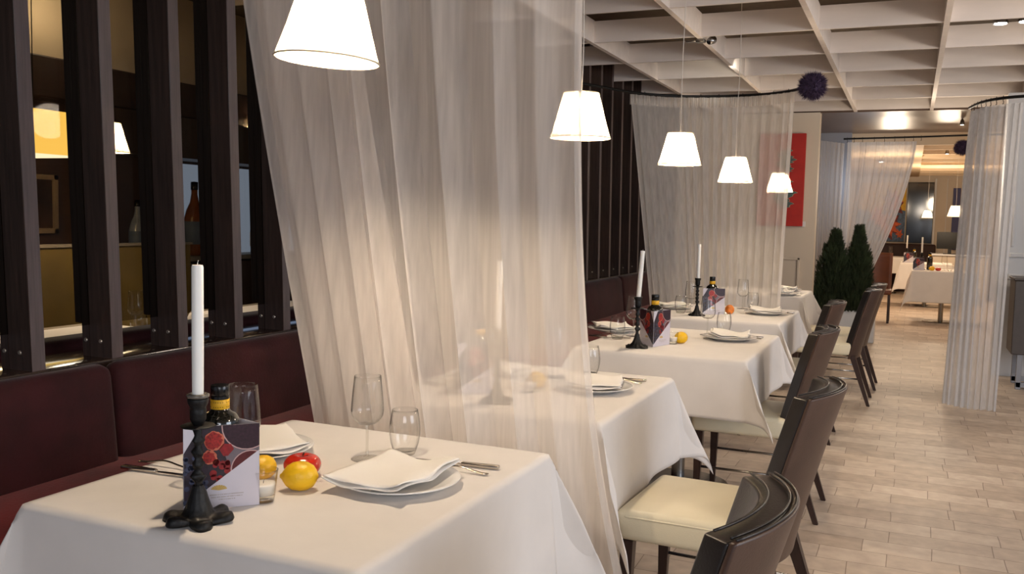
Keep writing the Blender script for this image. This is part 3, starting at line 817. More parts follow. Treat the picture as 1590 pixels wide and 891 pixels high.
wine(-1.222, 1.912, 'empty wine glass standing before the first sheer curtain on the nearest table')
tum(-1.165, 2.000, 'empty water tumbler beside the plate on the nearest table')
knife(-.985, 1.968, math.radians(6), 'steel table knife behind the chair-side plate of the nearest table')
fork(-.985, 1.915, math.radians(2), 'steel table fork behind the chair-side plate of the nearest table')
plate(-1.500, 1.835, 'white round plate at the bench side of the nearest table, behind the menu card')
add_napkin((-1.497, 1.825, TZ + .013), math.radians(52), 5, 'folded white napkin on the bench-side plate of the nearest table', .22, .25, .012)
wine(-1.405, 1.665, 'wine glass behind the oil bottle on the nearest table')
tum(-1.435, 1.565, 'water tumbler hidden behind the nearest menu card')
knife(-1.578, 1.572, math.radians(184), 'steel table knife on the bench side of the nearest table')
fork(-1.585, 1.625, math.radians(182), 'steel table fork on the bench side of the nearest table')

def mk_holder_s(): return mk_holder(False)
def table_setting(cx, cy, which, card_rot, aisle=True, benchs=True, tall=True, pts=None):
    P = pts or {}
    if tall:
        hx, hy = P.get('holder', (cx - .15, cy - .3))
        place('cstick', mk_holder_s, (hx, hy, TZ), .3, 'black wrought iron candlestick with square foot on the %s table' % which)
        cdl = place('candle', mk_candle, (hx, hy, TZ + .2305), 0, 'tall white taper candle on the %s table' % which)
        cdl.rotation_euler = (0, math.radians(P.get('lean', 0)), 0)
        kx, ky = P.get('card', (cx - .08, cy - .25))
        card((kx, ky, TZ), card_rot, 'three-sided printed menu card on the %s table' % which)
        bottle((kx, ky, TZ), .2, 'dark olive oil bottle rising from the menu card on the %s table' % which)
    for key, lab in (('A', 'chair'), ('B', 'bench')):
        if 'plate' + key in P:
            x, y = P['plate' + key]; plate(x, y, 'white round plate on the %s side of the %s table' % (lab, which))
            add_napkin((x, y, TZ + .013), P.get('nr' + key, .1), hash_(which + key), 'folded white napkin on the %s-side plate of the %s table' % (lab, which), .20, .23, .012)
        if 'wine' + key in P: wine(*P['wine' + key], 'wine glass on the %s side of the %s table' % (lab, which))
        if 'tum' + key in P: tum(*P['tum' + key], 'water tumbler on the %s side of the %s table' % (lab, which))
        if 'kn' + key in P:
            x, y = P['kn' + key]; rz = 0.04 if key == 'A' else PI
            knife(x, y, rz, 'table knife on the %s side of the %s table' % (lab, which)); fork(x, y - (.055 if key == 'A' else -.055), rz, 'table fork on the %s side of the %s table' % (lab, which))
def hash_(s): return sum(ord(c) * (i + 3) for i, c in enumerate(s)) % 97
table_setting(-1.238, 3.04, 'second', .5, pts=dict(holder=(-1.235, 2.72), card=(-1.37, 2.86), plateA=(-1.02, 3.09), nrA=.25, wineA=(-1.235, 3.26), tumA=(-1.135, 3.385), knA=(-.99, 3.335),
              plateB=(-1.48, 3.20), wineB=(-1.40, 3.00), tumB=(-1.50, 2.96), knB=(-1.55, 2.88)))
place('lemon', mk_lemon, (-1.215, 3.02, TZ), .6, 'yellow lemon on the second table, dimly seen through the sheer curtain', (1, 1, 1))
place('tealight', mk_tealight, (-1.205, 2.94, TZ), 0, 'tealight glass on the second table behind the sheer curtain', (1, 1, 1))
table_setting(-1.05, 4.62, 'third', math.radians(72), pts=dict(holder=(-1.188, 4.245), lean=3.4, card=(-1.140, 4.385), plateA=(-.845, 4.80), nrA=.1, wineA=(-.99, 4.94), tumA=(-.925, 5.07), knA=(-.79, 4.945),
              plateB=(-1.48, 4.80), nrB=.5, wineB=(-1.325, 4.66), tumB=(-1.365, 4.50), knB=(-1.42, 4.50)))
place('lemon', mk_lemon, (-1.035, 4.515, TZ), .9, 'yellow lemon beside the menu card on the third table', (1, 1, 1))
place('tealight', mk_tealight, (-1.066, 4.47, TZ), 0, 'tealight glass between the lemon and menu card on the third table', (1, 1, 1))
table_setting(-1.115, 6.24, 'fourth', math.radians(28), pts=dict(holder=(-1.262, 5.93), card=(-1.20, 6.10), plateA=(-.875, 6.30), nrA=.1, wineA=(-1.078, 6.60), tumA=(-1.015, 6.66), knA=(-.80, 6.45),
              plateB=(-1.51, 6.30), nrB=.5, wineB=(-1.345, 6.12), tumB=(-1.39, 6.02)))
bm = bmesh.new(); lathe(bm, [(0, 0)] + [(.031 * math.cos(a), .031 + .033 * math.sin(a)) for a in [(-80 + 16 * k) * PI / 180 for k in range(11)]] + [(0, .060)], 28)
o = obj('peach', bm, M['mango'], smooth=True); o.location = (-1.09, 6.16, TZ); tag(o, 'red and yellow peach beside the menu card on the fourth table', 'fruit')
table_setting(-1.225, 8.42, 'fifth', 0, tall=False, pts=dict(plateA=(-1.03, 8.66), nrA=.05))
plate(-.985, 8.13, 'white round plate at the near corner of the fifth table')
add_napkin((-.985, 8.13, TZ + .013), .7, 21, 'crumpled white napkin on the near-corner plate of the fifth table', .15, .15, .03)
wine(-1.19, 8.52, 'wine glass on the fifth table, dim behind the gathered curtain')
tum(-1.10, 8.35, 'water tumbler on the fifth table, dim behind the gathered curtain')

# ------------------------------------------------------------------ chairs
def mk_chair():
    t = thing('dining_chair', '-', 'chair', group='brown barrel-back chairs along the tables')
    # seat cushion, front towards -X
    bm = bmesh.new(); box(bm, -.235, .21, -.235, .235, .375, .470, .022, 4)
    bmesh.ops.subdivide_edges(bm, edges=[e for e in bm.edges if e.calc_length() > .15], cuts=5, use_grid_fill=True)
    for v in bm.verts:
        x, y = v.co.x / .235, v.co.y / .235
        if v.co.z > .44: v.co.z += .020 * max(0, 1 - x * x) * max(0, 1 - y * y)
        v.co.y *= 1 - .06 * (v.co.x + .235) / .445
    seat = obj('seat', bm, M['cream'], t, smooth=True); seat['label'] = 'cream leather seat cushion'
    bm = bmesh.new()
    pts = []
    for (x, y) in [(.19, -.218), (-.15, -.232), (-.205, -.230), (-.231, -.20), (-.235, -.1), (-.235, 0), (-.235, .1), (-.231, .20), (-.205, .230), (-.15, .232), (.19, .218)]:
        pts.append((x, y, .452))
    tube(bm, [poly_at([Vector(p) for p in pts], s / 60) for s in range(61)], .0032, 6); obj('piping', bm, M['cream'], seat, smooth=True)
    # barrel back
    halfw = .212
    def backpt(a, z, off):
        """a -1..1 across the back, z height, off outward thickness"""
        lean = .205 + .135 * (max(0, z - .35) / .52) ** 1.15
        curve = .062 * (1 - a * a) - .02
        wsc = 1.0 - .05 * (z - .36)
        y = a * (halfw * wsc)
        nx, ny = 1.0, a * .75
        l = math.hypot(nx, ny); nx /= l; ny /= l
        return Vector((lean + curve + nx * off - .012, y + ny * off, z))
    nz_, na = 14, 25
    def slab(off0, off1, z0, z1, mat, name, amax=1.0, crown=.0):
        bm = bmesh.new(); rings = []
        for j in range(nz_):
            z = lerp(z0, z1, j / (nz_ - 1)); ring = []
            for i in range(na):
                a = lerp(-amax, amax, i / (na - 1)); zz = z + crown * (1 - a * a) * (j / (nz_ - 1)); ring.append(bm.verts.new(backpt(a, zz, off1)))
            for i in range(na):
                a = lerp(amax, -amax, i / (na - 1)); zz = z + crown * (1 - a * a) * (j / (nz_ - 1)); ring.append(bm.verts.new(backpt(a, zz, off0)))
            rings.append(ring)
        m_ = len(rings[0])
        for A, B in zip(rings[:-1], rings[1:]):
            for i in range(m_): j = (i + 1) % m_; bm.faces.new((A[i], A[j], B[j], B[i]))
        for ring in (rings[0], rings[-1]):
            for i in range(na - 1): bm.faces.new((ring[i], ring[i + 1], ring[2 * na - 2 - i], ring[2 * na - 1 - i]))
        bmesh.ops.recalc_face_normals(bm, faces=bm.faces[:])
        es = [e for e in bm.edges if len(e.link_faces) == 2 and e.calc_face_angle() > 1.0]
        bmesh.ops.bevel(bm, geom=es, offset=.006, segments=3, profile=.6, affect='EDGES')
        o = obj(name, bm, mat, t, auto=70); return o
    o = slab(.012, .027, .35, .872, M['leather_out'], 'back_shell', crown=.006); o['label'] = 'smooth brown leather back shell'
    o = slab(-.044, .012, .37, .868, M['leather_in'], 'back_pad', crown=.006); o['label'] = 'black-brown leather inner back pad'
    bm = bmesh.new()
    for off in (-.030, .008, .020):
        tube(bm, [backpt(lerp(-.97, .97, i / 30), .874 + .006 * (1 - lerp(-.97, .97, i / 30) ** 2), off) for i in range(31)], .0026, 6)
    obj('back_piping', bm, M['leather_in'], o, smooth=True)
    # legs
    def leg(x0, y0, x1, y1, w0, w1, z1):
        bm = bmesh.new()
        A = [bm.verts.new((x0 + sx * w0, y0 + sy * w0, 0.0)) for sx, sy in ((-1, -1), (1, -1), (1, 1), (-1, 1))]
        B = [bm.verts.new((x1 + sx * w1, y1 + sy * w1, z1)) for sx, sy in ((-1, -1), (1, -1), (1, 1), (-1, 1))]
        bm.faces.new(A); bm.faces.new(B)
        for i in range(4): bm.faces.new((A[i], A[(i + 1) % 4], B[(i + 1) % 4], B[i]))
        bmesh.ops.bevel(bm, geom=bm.edges[:], offset=.003, segments=2, affect='EDGES')
        return obj('leg', bm, M['legwood'], t, auto=40)
    for s in (-1, 1):
        leg(-.205, s * .200, -.200, s * .200, .012, .021, .376)
        leg(.345, s * .200, .215, s * .190, .012, .022, .376)
        bm = bmesh.new(); tube(bm, [(-.203, s * .2, .20), (.282, s * .195, .20)], .006, 8); obj('stretcher', bm, M['chrome'], t, smooth=True)
    return t
CH = [(-.55, 1.60, 0, 'brown leather chair at the nearest table, only its back top in the bottom corner'),
      (-.548, 2.875, math.radians(-3), 'brown leather chair with a wide cream seat at the second table'),
      (-.675, 4.47, 0, 'brown leather chair pushed under the third table'),
      (-.745, 6.08, 0, 'brown leather chair pushed under the fourth table'),
      (-.575, 7.50, 0, 'brown leather chair with splayed legs standing just beyond the fourth table'),
      (-.555, 8.25, 0, 'brown leather chair at the fifth table, farthest of the row')]
for x, y, rz, lb in CH: place('chair', mk_chair, (x, y, 0), rz, lb)

# ------------------------------------------------------------------ pendant lamps
def mk_pendant(cord_l=1.325, glow='bulb'):
    t = thing('pendant_lamp', '-', 'lamp', group='white pleated pendant lamps over the tables')
    H = .168; rb, rt = .116, .066
    bm = bmesh.new()
    def fn(a, b):
        an = 2 * PI * a; r = lerp(rb, rt, b ** .92)
        r += .0016 * math.sin(64 * an + 2.0 * math.sin(b * 4)) * (.6 + .6 * b) + .0015 * noise.noise(Vector((math.cos(an) * 4, math.sin(an) * 4, b * 3)))
        return (r * math.cos(an), r * math.sin(an), H * b)
    grid_surface(bm, 384, 14, fn, closed_u=True)
    s = obj('lamp_shade', bm, M['shade'], t, smooth=True); s['label'] = 'white pleated fabric shade'
    bm = bmesh.new()
    for z, r in ((.002, rb), (H - .001, rt)):
        bm = bmesh.new(); tube(bm, [(r * math.cos(2 * PI * k / 64), r * math.sin(2 * PI * k / 64), z) for k in range(65)], .0022, 6, cap=False)
        obj('shade_rim', bm, M['shadetrim'], s, smooth=True)
    bm = bmesh.new()
    for k in range(3):
        a = 2 * PI * k / 3; tube(bm, [(.012 * math.cos(a), .012 * math.sin(a), H - .012), (rt * math.cos(a), rt * math.sin(a), H - .002)], .0015, 5)
    obj('shade_spider', bm, M['chrome'], t)
    bm = bmesh.new(); lathe(bm, [(0, .170), (.006, .170), (.013, .160), (.014, .115), (0, .113)], 20); obj('lamp_holder', bm, M['cordw'], t, smooth=True)
    bm = bmesh.new(); lathe(bm, [(0, .0505)] + [(.0195 * math.cos(a), .070 + .0195 * math.sin(a)) for a in [(-75 + 15 * k) * PI / 180 for k in range(10)]] + [(.013, .100), (.013, .113), (0, .113)], 24)
    obj('bulb', bm, M[glow], t, smooth=True)
    bm = bmesh.new(); n = 16; L = cord_l - .17
    tube(bm, [(.004 * math.sin(k * .7) * (1 - k / n), .003 * math.sin(k * .5), .17 + L * k / n) for k in range(n + 1)], .0022, 6)
    obj('cord', bm, M['cordw'], t, smooth=True)
    return t
LP = [(-1.215, 1.72, 1.700, 'large glowing pleated pendant lamp nearest the viewer, over the nearest table', (1.0, 1.0, .95)),
      (-1.09, 3.07, 1.646, 'glowing pleated pendant lamp half behind the first sheer curtain edge', (.92, .92, .95)),
      (-1.084, 4.55, 1.645, 'glowing pleated pendant lamp over the third table', (.93, .93, .95)),
      (-1.079, 6.10, 1.628, 'glowing pleated pendant lamp over the fourth table', (.98, .98, .98)),
      (-1.095, 8.42, 1.646, 'glowing pleated pendant lamp dimly seen through the gathered curtain', (1, 1, 1))]
for i, (x, y, z, lb, s_) in enumerate(LP):
    o = place('pendant', mk_pendant, (x, y, z), i * .7, lb, s_)
    if i == 0:
        o.rotation_euler = (math.radians(-1.0), math.radians(3.0), 0)
    if i == 1: o.rotation_euler = (0, 0, .5)

# ------------------------------------------------------------------ sheer curtains
def curtain(name, label, top, bot, nf, amp_t, amp_b, mat, seed=1, ns=700, nt=46, warp=None, roll=.5, pw=1.0, jitter=.5, group=None, hooks=True, tape=False, sag=0.0):
    top = [Vector(p) for p in top]; bot = [Vector(p) for p in bot]
    rnd = random.Random(seed); off = top[0].copy()
    t = thing(name, label, 'curtain', off, 0, group)
    ph = rnd.uniform(0, 6)
    # irregular fold phase
    K = [(rnd.uniform(.6, 3.5), rnd.uniform(0, 6.28), rnd.uniform(.3, 1.0)) for _ in range(5)]
    def phase(s, tt):
        w_ = warp(s) if warp else s
        x = 2 * PI * nf * w_
        for k, p, a in K: x += jitter * a * 1.6 * math.sin(2 * PI * k * s * 2.2 + p)
        return x + .8 * math.sin(1.7 * tt + s * 3 + ph)
    def fn(s, tt):
        a = poly_at(top, s); b = poly_at(bot, s)
        q = tt ** (pw(s) if callable(pw) else pw)
        p = Vector((lerp(a.x, b.x, q), lerp(a.y, b.y, q), lerp(a.z, b.z, tt)))
        e = .01; tg = poly_at(top, min(1, s + e)) - poly_at(top, max(0, s - e)); tg.z = 0; tg.normalize(); nr = Vector((-tg.y, tg.x, 0))
        f = phase(s, tt); A = lerp(amp_t, amp_b, tt) * (.65 + .35 * math.sin(3.1 * s * nf * .23 + seed))
        A *= min(1, (s * (1 - s)) * 60 + .15)
        z2 = .18 * math.sin(2 * f + 1.3) * (1 - .5 * tt)
        p = p + nr * A * (math.sin(f) + z2) + tg * A * roll * math.sin(2 * f + .4)
        p.z -= sag * math.sin(PI * s) * 0
        p.z += .004 * math.sin(f * 1.0) * (1 if tt > .97 else 0)
        return p - off
    bm = bmesh.new(); grid_surface(bm, ns, nt, fn)
    o = obj('voile_panel', bm, M[mat], t, smooth=True)
    # bound side hems: a doubled strip along both free edges
    for s0, s1 in ((0.0, .012), (.988, 1.0)):
        bm = bmesh.new(); grid_surface(bm, 5, nt, lambda a, b: fn(lerp(s0, s1, a), b) + Vector((0, -.0015, 0)))
        obj('side_hem', bm, M[mat], t, smooth=True)
    if tape:
        bm = bmesh.new()
        def tp(a, b):
            p = fn(a, 0.0); tg = poly_at(top, min(1, a + .01)) - poly_at(top, max(0, a - .01)); tg.normalize(); nr = Vector((-tg.y, tg.x, 0))
            g = .006 * math.sin(a * 520) + .004 * math.sin(a * 211 + 1)
            return p + nr * g + Vector((0, -.008, .028 - .085 * b + .0015 * math.sin(a * 700 * (1 + .1 * b))))
        grid_surface(bm, 1200, 8, tp); obj('gathered_heading', bm, M[mat], t, smooth=True)
    return t, fn, off
def rod(name, label, pts, r=.011, hook_s=(), drop=.03, clamp=True):
    pts = [Vector(p) for p in pts]; off = pts[0].copy()
    t = thing(name, label, 'curtain rod', off)
    bm = bmesh.new(); tube(bm, [poly_at(pts, i / 60) - off for i in range(61)], r, 10); obj('rod_bar', bm, M['iron'], t, smooth=True)
    for s in hook_s:
        p = poly_at(pts, s) - off; bm = bmesh.new()
        tube(bm, [p + Vector((.0, r * 1.5 * math.cos(a), r * 1.5 * math.sin(a))) for a in [2 * PI * k / 12 for k in range(13)]], .0022, 6, cap=False)
        tube(bm, [p + Vector((0, 0, -r * 1.5)), p + Vector((.004, 0, -r * 1.5 - drop * .5)), p + Vector((-.004, 0, -r * 1.5 - drop)), p + Vector((.006, 0, -r * 1.5 - drop * .8))], .003, 6)
        obj('hook', bm, M['iron'], t)
    return t
# first curtain, between the nearest and the second table
c1top = [(-2.17, 2.50, 2.46), (-1.85, 2.44, 2.46), (-1.5, 2.41, 2.46), (-1.15, 2.41, 2.46), (-.875, 2.45, 2.46)]
c1bot = [(-1.58, 2.40, .03), (-1.40, 2.36, .03), (-1.15, 2.34, .03), (-.90, 2.37, .03), (-.60, 2.45, .03)]
curtain('sheer_curtain', 'large translucent white voile curtain hanging between the nearest two tables', c1top, c1bot, 10, .024, .030, 'sheer', seed=4, ns=1000, nt=60,
        warp=lambda s: (s ** .8), roll=.38, pw=lambda s: 1.15 + 2.3 * s ** 3, jitter=.30)
# a second fullness of cloth gathered on its wall side
curtain('sheer_curtain', 'narrow second white voile layer bunched behind the big curtain by the slatted partition', [(-2.17, 2.56, 2.46), (-1.95, 2.52, 2.46), (-1.72, 2.50, 2.46)], [(-1.57, 2.47, .03), (-1.38, 2.45, .03), (-1.20, 2.44, .03)], 6, .015, .022, 'sheer_dense', seed=9, ns=420, nt=40, pw=1.2, jitter=.4)
rod('curtain_rod', 'black rod carrying the large near curtain', [(-2.5, 2.56, 2.49), (-2.0, 2.47, 2.49), (-1.5, 2.44, 2.49), (-.8, 2.46, 2.49)], hook_s=[.08 + .085 * k for k in range(11)])
# gathered curtain behind the fourth table
m_top = [(-2.20, 7.42, 2.385), (-1.95, 7.68, 2.385), (-1.6, 7.80, 2.385), (-1.25, 7.79, 2.385), (-.905, 7.62, 2.385)]
m_bot = [(-1.84, 7.25, .04), (-1.66, 7.40, .04), (-1.45, 7.50, .04), (-1.2, 7.48, .04), (-.93, 7.36, .04)]
curtain('sheer_curtain', 'gathered white voile curtain hanging from the curved black rod behind the fourth table', m_top, m_bot, 17, .012, .028, 'sheer_mid', seed=2, ns=900, nt=44, roll=.35, jitter=.35, tape=True, pw=1.0)
rod('curtain_rod', 'curved black curtain rod below the coffered ceiling', [(-2.48, 6.85, 2.44), (-2.35, 7.15, 2.437), (-2.15, 7.55, 2.433), (-1.85, 7.78, 2.43), (-1.55, 7.86, 2.43), (-1.2, 7.83, 2.43), (-.95, 7.68, 2.43), (-.74, 7.42, 2.44)], r=.012, hook_s=[.30, .42, .50, .57, .65, .71, .77, .85])
# right-hand curtain
r_top = [(.415, 8.50, 2.325), (.49, 8.22, 2.325), (.60, 8.05, 2.325), (.735, 7.97, 2.325)]
r_bot = [(.285, 7.70, .015), (.38, 7.64, .01), (.47, 7.60, .005), (.55, 7.56, .01), (.645, 7.56, .01)]
curtain('sheer_curtain', 'tall pale grey voile curtain at the right edge reaching the stone floor', r_top, r_bot, 9, .028, .030, 'sheer_cool', seed=6, ns=800, nt=50, roll=.35, jitter=.3, pw=.8)
rod('curtain_rod', 'curved black rod with small rings holding the right-hand curtain', [(.40, 8.66, 2.375), (.48, 8.28, 2.375), (.66, 8.03, 2.375), (1.05, 7.95, 2.375), (1.55, 7.98, 2.375)], r=.012, hook_s=[.06 + .055 * k for k in range(8)])
# tied-back curtain behind the conifers
curtain('sheer_curtain', 'white voile curtain swept to the left behind the conifers', [(-.77, 12.0, 2.385), (-.55, 12.0, 2.385), (-.3, 12.0, 2.385), (-.15, 12.0, 2.385), (.005, 12.0, 2.385)],
        [(-.84, 12.0, .55), (-.76, 12.0, .55), (-.68, 12.0, .55), (-.60, 12.0, .55), (-.54, 12.0, .55)], 11, .02, .022, 'sheer_cool', seed=12, ns=520, nt=44, roll=.5, jitter=.6, pw=1.55)
rod('curtain_rod', 'straight black rod over the swept curtain beyond the conifers', [(-.82, 12.0, 2.425), (.0, 12.0, 2.437), (.6, 12.0, 2.45), (1.3, 12.0, 2.46)], r=.011, hook_s=[.03, .07, .11, .16, .20, .24, .28, .32, .36])
curtain('sheer_curtain', 'bluish voile curtain beside the cream wall, left of the swept curtain', [(-1.20, 12.35, 2.45), (-1.0, 12.42, 2.43), (-.84, 12.5, 2.41)],
        [(-1.16, 12.35, .02), (-1.02, 12.42, .02), (-.86, 12.5, .02)], 7, .022, .03, 'sheer_cool', seed=15, ns=320, nt=36, roll=.5, jitter=.5)

# fuzzy purple balls at the rod ends
def pompom(label, loc, r):
    rnd = random.Random(3); bm = bmesh.new()
    bmesh.ops.create_icosphere(bm, subdivisions=3, radius=r * .72)
    for k in range(2600):
        z = rnd.uniform(-1, 1); a = rnd.uniform(0, 2 * PI); q = math.sqrt(1 - z * z); d = Vector((q * math.cos(a), q * math.sin(a), z))
        tn = d.cross(Vector((rnd.uniform(-1, 1), rnd.uniform(-1, 1), rnd.uniform(-1, 1)))).normalized()
        L = r * rnd.uniform(.88, 1.08); wv = r * .028; bend = Vector((rnd.uniform(-1, 1), rnd.uniform(-1, 1), rnd.uniform(-1, 1))) * r * .08
        bm.faces.new((bm.verts.new(d * r * .6 + tn * wv), bm.verts.new(d * r * .6 - tn * wv), bm.verts.new(d * L + bend)))
    o = obj('pompom', bm, M['pom']); o.location = loc
    tag(o, label, 'pompom', 'purple fuzzy balls'); return o
pompom('fuzzy purple ball at the end of the curved rod below the coffered ceiling', (-.745, 7.36, 2.415), .118)
pompom('fuzzy purple ball hanging from the far rod left of the right-hand curtain', (.50, 11.95, 2.30), .10)

# ------------------------------------------------------------------ red canvas on the cream wall
t = thing('canvas_painting', 'red canvas with a grey-green figure on the cream wall, partly behind the gathered curtain', 'painting', (-1.37, 10.64, 1.34))
bm = bmesh.new(); box(bm, -.25, .255, -.035, 0, 0, 1.03, .004, 1); obj('canvas', bm, M['red'], t, auto=40)
bm = bmesh.new(); rnd = random.Random(8)
def blob(z0, z1, c0, w0):
    L, R2 = [], []; n = 26
    for i in range(n + 1):
        z = lerp(z0, z1, i / n); ww = w0 * math.sin(PI * (i + .4) / (n + .8)) ** .5 + .022 * math.sin(i * 1.9) + .012 * rnd.uniform(-1, 1)
        c = c0 + .03 * math.sin(i * .55); L.append((c - ww, z)); R2.append((c + ww, z))
    for i in range(n):
        for mi, gr, y in ((1, .008, -.0358), (0, 0, -.0364)):
            f = bm.faces.new([bm.verts.new((x, y, z)) for x, z in ((L[i][0] - gr, L[i][1]), (R2[i][0] + gr, R2[i][1]), (R2[i + 1][0] + gr, R2[i + 1][1]), (L[i + 1][0] - gr, L[i + 1][1]))]); f.material_index = mi
blob(.60, .86, .045, .075); blob(.20, .52, .035, .095); blob(.50, .62, -.06, .05)
obj('painted_figure', bm, [M['teal'], M['outline']], t)
bm = bmesh.new(); box(bm, -1.155, -1.085, 10.628, 10.64, 1.335, 1.395, .002, 1)
tg = obj('wall_tag', bm, M['wallwhite']); tag(tg, 'small white tag with a black mark at the red canvas corner', 'tag')
tg.location = (0, 0, 0)
bm = bmesh.new()
for s in (-1, 1): box(bm, -.010, .010, 0, .0006, -.0015, .0015, mtx=Matrix.Translation((-1.12, 10.6272, 1.366)) @ Matrix.Rotation(s * .9, 4, 'Y'))
obj('tag_mark', bm, M['ink'], tg)

# ------------------------------------------------------------------ conifers in a planter
bm = bmesh.new(); box(bm, -1.02, -.335, 11.30, 11.62, 0, .37, .012, 2); pl = thing('planter_box', 'long white planter box under the two conifers', 'planter', (-.68, 11.46, 0))
bmesh.ops.translate(bm, verts=bm.verts[:], vec=(.68, -11.46, 0)); obj('box_body', bm, M['planter'], pl, auto=40)
bm = bmesh.new(); box(bm, -.325, .325, -.14, .14, .365, .375); obj('soil', bm, M['soil'], pl)
def conifer(label, x, y, z0, h, r, seed, tips):
    t = thing('conifer_tree', label, 'tree', (x, y, z0), 0, 'conifers in the white planter'); rnd = random.Random(seed)
    bm = bmesh.new(); tube(bm, [(0, 0, 0), (.005, 0, h * .5), (0, .004, h * .93)], .012, 8, rfun=lambda s: 1 - .8 * s); obj('trunk', bm, M['bark'], t, smooth=True)
    bm = bmesh.new()
    def rad(z): q = z / h; return r * (1 - q) ** .78 * (.82 + .35 * math.sin(min(1, q * 3 + .25) * PI * .5)) * (1.0 if q < .75 else .85)
    def spray(p, d, L, wv):
        s = d.cross(Vector((rnd.uniform(-1, 1), rnd.uniform(-1, 1), .3))).normalized()
        n = 3
        for k in range(n):
            b0 = p + d * L * k / n; w1 = wv * (1 - k / n * .6)
            for sg in (-1, 1):
                e = b0 + s * sg * w1 * 2.4 + d * L * .5
                bm.faces.new((bm.verts.new(b0), bm.verts.new(b0 + d * L * .26), bm.verts.new(e)))
        q = s.cross(d); bm.faces.new((bm.verts.new(p - q * wv * .5), bm.verts.new(p + q * wv * .5), bm.verts.new(p + d * L * 1.15)))
    for k in range(3800):
        z = h * rnd.random() ** 1.25 * .97; a = rnd.uniform(0, 2 * PI)
        lump = 1 + .16 * math.sin(3 * a + z * 9) + .10 * math.sin(5 * a - z * 17)
        R_0 = rad(z) * lump; rr = R_0 * rnd.uniform(.55, 1.0)
        p = Vector((rr * math.cos(a), rr * math.sin(a), z)); d = Vector((math.cos(a) * .55, math.sin(a) * .55, 1)).normalized()
        spray(p, d, rnd.uniform(.045, .085), .007)
    for (tx, tz, th) in tips:
        for k in range(150):
            z = th * rnd.random(); rr = .042 * (1 - z / th) + .004; a = rnd.uniform(0, 2 * PI)
            spray(Vector((tx + rr * math.cos(a), rr * math.sin(a), tz + z)), Vector((math.cos(a) * .5, math.sin(a) * .5, 1)).normalized(), .055, .006)
    obj('foliage', bm, M['leaf'], t)
    # inner mass so the crown is dense
    bm = bmesh.new(); lathe(bm, [(0, .02)] + [(rad(h * q) * .5, h * q) for q in [.03 + .1 * k for k in range(9)]] + [(0, h * .93)], 24, rfun=lambda a, z: 1 + .12 * math.sin(3 * a + z * 9)); 
    obj('inner_branches', bm, M['leaf'], t, smooth=True)
conifer('dark green conifer on the left of the white planter, with two leading shoots', -.815, 11.42, .35, .93, .24, 5, [(-.10, .50, .26), (.0, .72, .22)])
conifer('dark green conifer on the right of the white planter with one tall narrow tip', -.555, 11.46, .35, .99, .20, 6, [(.0, .72, .27), (.12, .45, .22)])

# ------------------------------------------------------------------ right side cabinet
cb = thing('sideboard', 'dark sideboard on a grey frame beside the right-hand curtain', 'cabinet', (1.2, 8.75, 0))
bm = bmesh.new(); box(bm, -.37, .8, -.02, .4, .30, .93, .006, 1); obj('body', bm, M['cabinet'], cb, auto=40)
bm = bmesh.new(); box(bm, -.38, .82, -.03, .41, .93, .95, .004, 1); obj('top', bm, M['cabinet'], cb, auto=40)
for xx in (-.32, .70):
    for yy in (.0, .36):
        bm = bmesh.new(); box(bm, xx, xx + .04, yy, yy + .04, 0, .30, .003, 1); obj('leg', bm, M['wallgrey'], cb, auto=40)
bm = bmesh.new(); box(bm, -.32, .74, .0, .04, .02, .06); box(bm, -.32, .74, .36, .40, .02, .06); obj('foot_rail', bm, M['wallgrey'], cb)

# ------------------------------------------------------------------ far hall
for (cx, cy, dx, lb, tl) in ((.45, 14.45, .80, 'cream tablecloth on the nearer table in the far hall', 'pedestal table with steel disc foot, nearer of the far hall pair'),
                         (.27, 17.2, .80, 'cream tablecloth on the middle table in the far hall', 'pedestal table with steel disc foot, middle of the far hall'),
                         (-.45, 20.2, .80, 'white tablecloth on the table by the far wall bench', 'pedestal table standing before the dark bench at the far wall')):
    make_table(tl, cx, cy, dx, .8, 'tables in the far hall', .24); make_cloth(lb, cx, cy, dx, .8, .45 if cy < 19 else .33, int(cy * 10), 'tablecloths in the far hall', phic=17)
card((.12, 14.25, TZ), 0.1, 'small printed menu card on the nearer far hall table')
place('candle', mk_candle, (.16, 14.42, TZ + .2305), 0, 'distant white candle on the nearer far hall table', (1, 1, 1))
place('cstick', mk_holder_s, (.16, 14.42, TZ), .3, 'distant black candlestick on the nearer far hall table')
card((-.02, 17.0, TZ), 0.1, 'small printed menu card on the middle far hall table')
place('candle', mk_candle, (-.05, 17.15, TZ + .2305), 0, 'distant white candle on the middle far hall table', (1, 1, 1))
place('cstick', mk_holder_s, (-.05, 17.15, TZ), .3, 'distant black candlestick on the middle far hall table')
bottle((.27, 14.42, TZ), 0, 'distant dark bottle on the nearer far hall table')
bottle((.07, 17.2, TZ), 0, 'distant dark bottle on the middle far hall table')
place('lemon', mk_lemon, (.30, 14.2, TZ), 0, 'yellow lemon on the nearer far hall table', (1.1, 1.1, 1.1))
mk_tomato('red tomato on the nearer far hall table', (.38, 14.2, TZ))
wine(.46, 14.4, 'wine glass on the nearer far hall table'); tum(.53, 14.3, 'water tumbler on the nearer far hall table')
wine(-.36, 20.0, 'wine glass on the table by the far wall bench')
# pendants of the far hall
place('pendant_far', lambda: mk_pendant(1.08, 'bulb_dim'), (.63, 16.0, 1.535), 0, 'far hall pendant lamp hanging left of the right-hand curtain', (1.05, 1.05, 1.05))
place('pendant_far', lambda: mk_pendant(1.08, 'bulb_dim'), (.27, 19.085, 1.54), 0, 'farthest pendant lamp, small before the black wall panel', (.85, .85, .85))
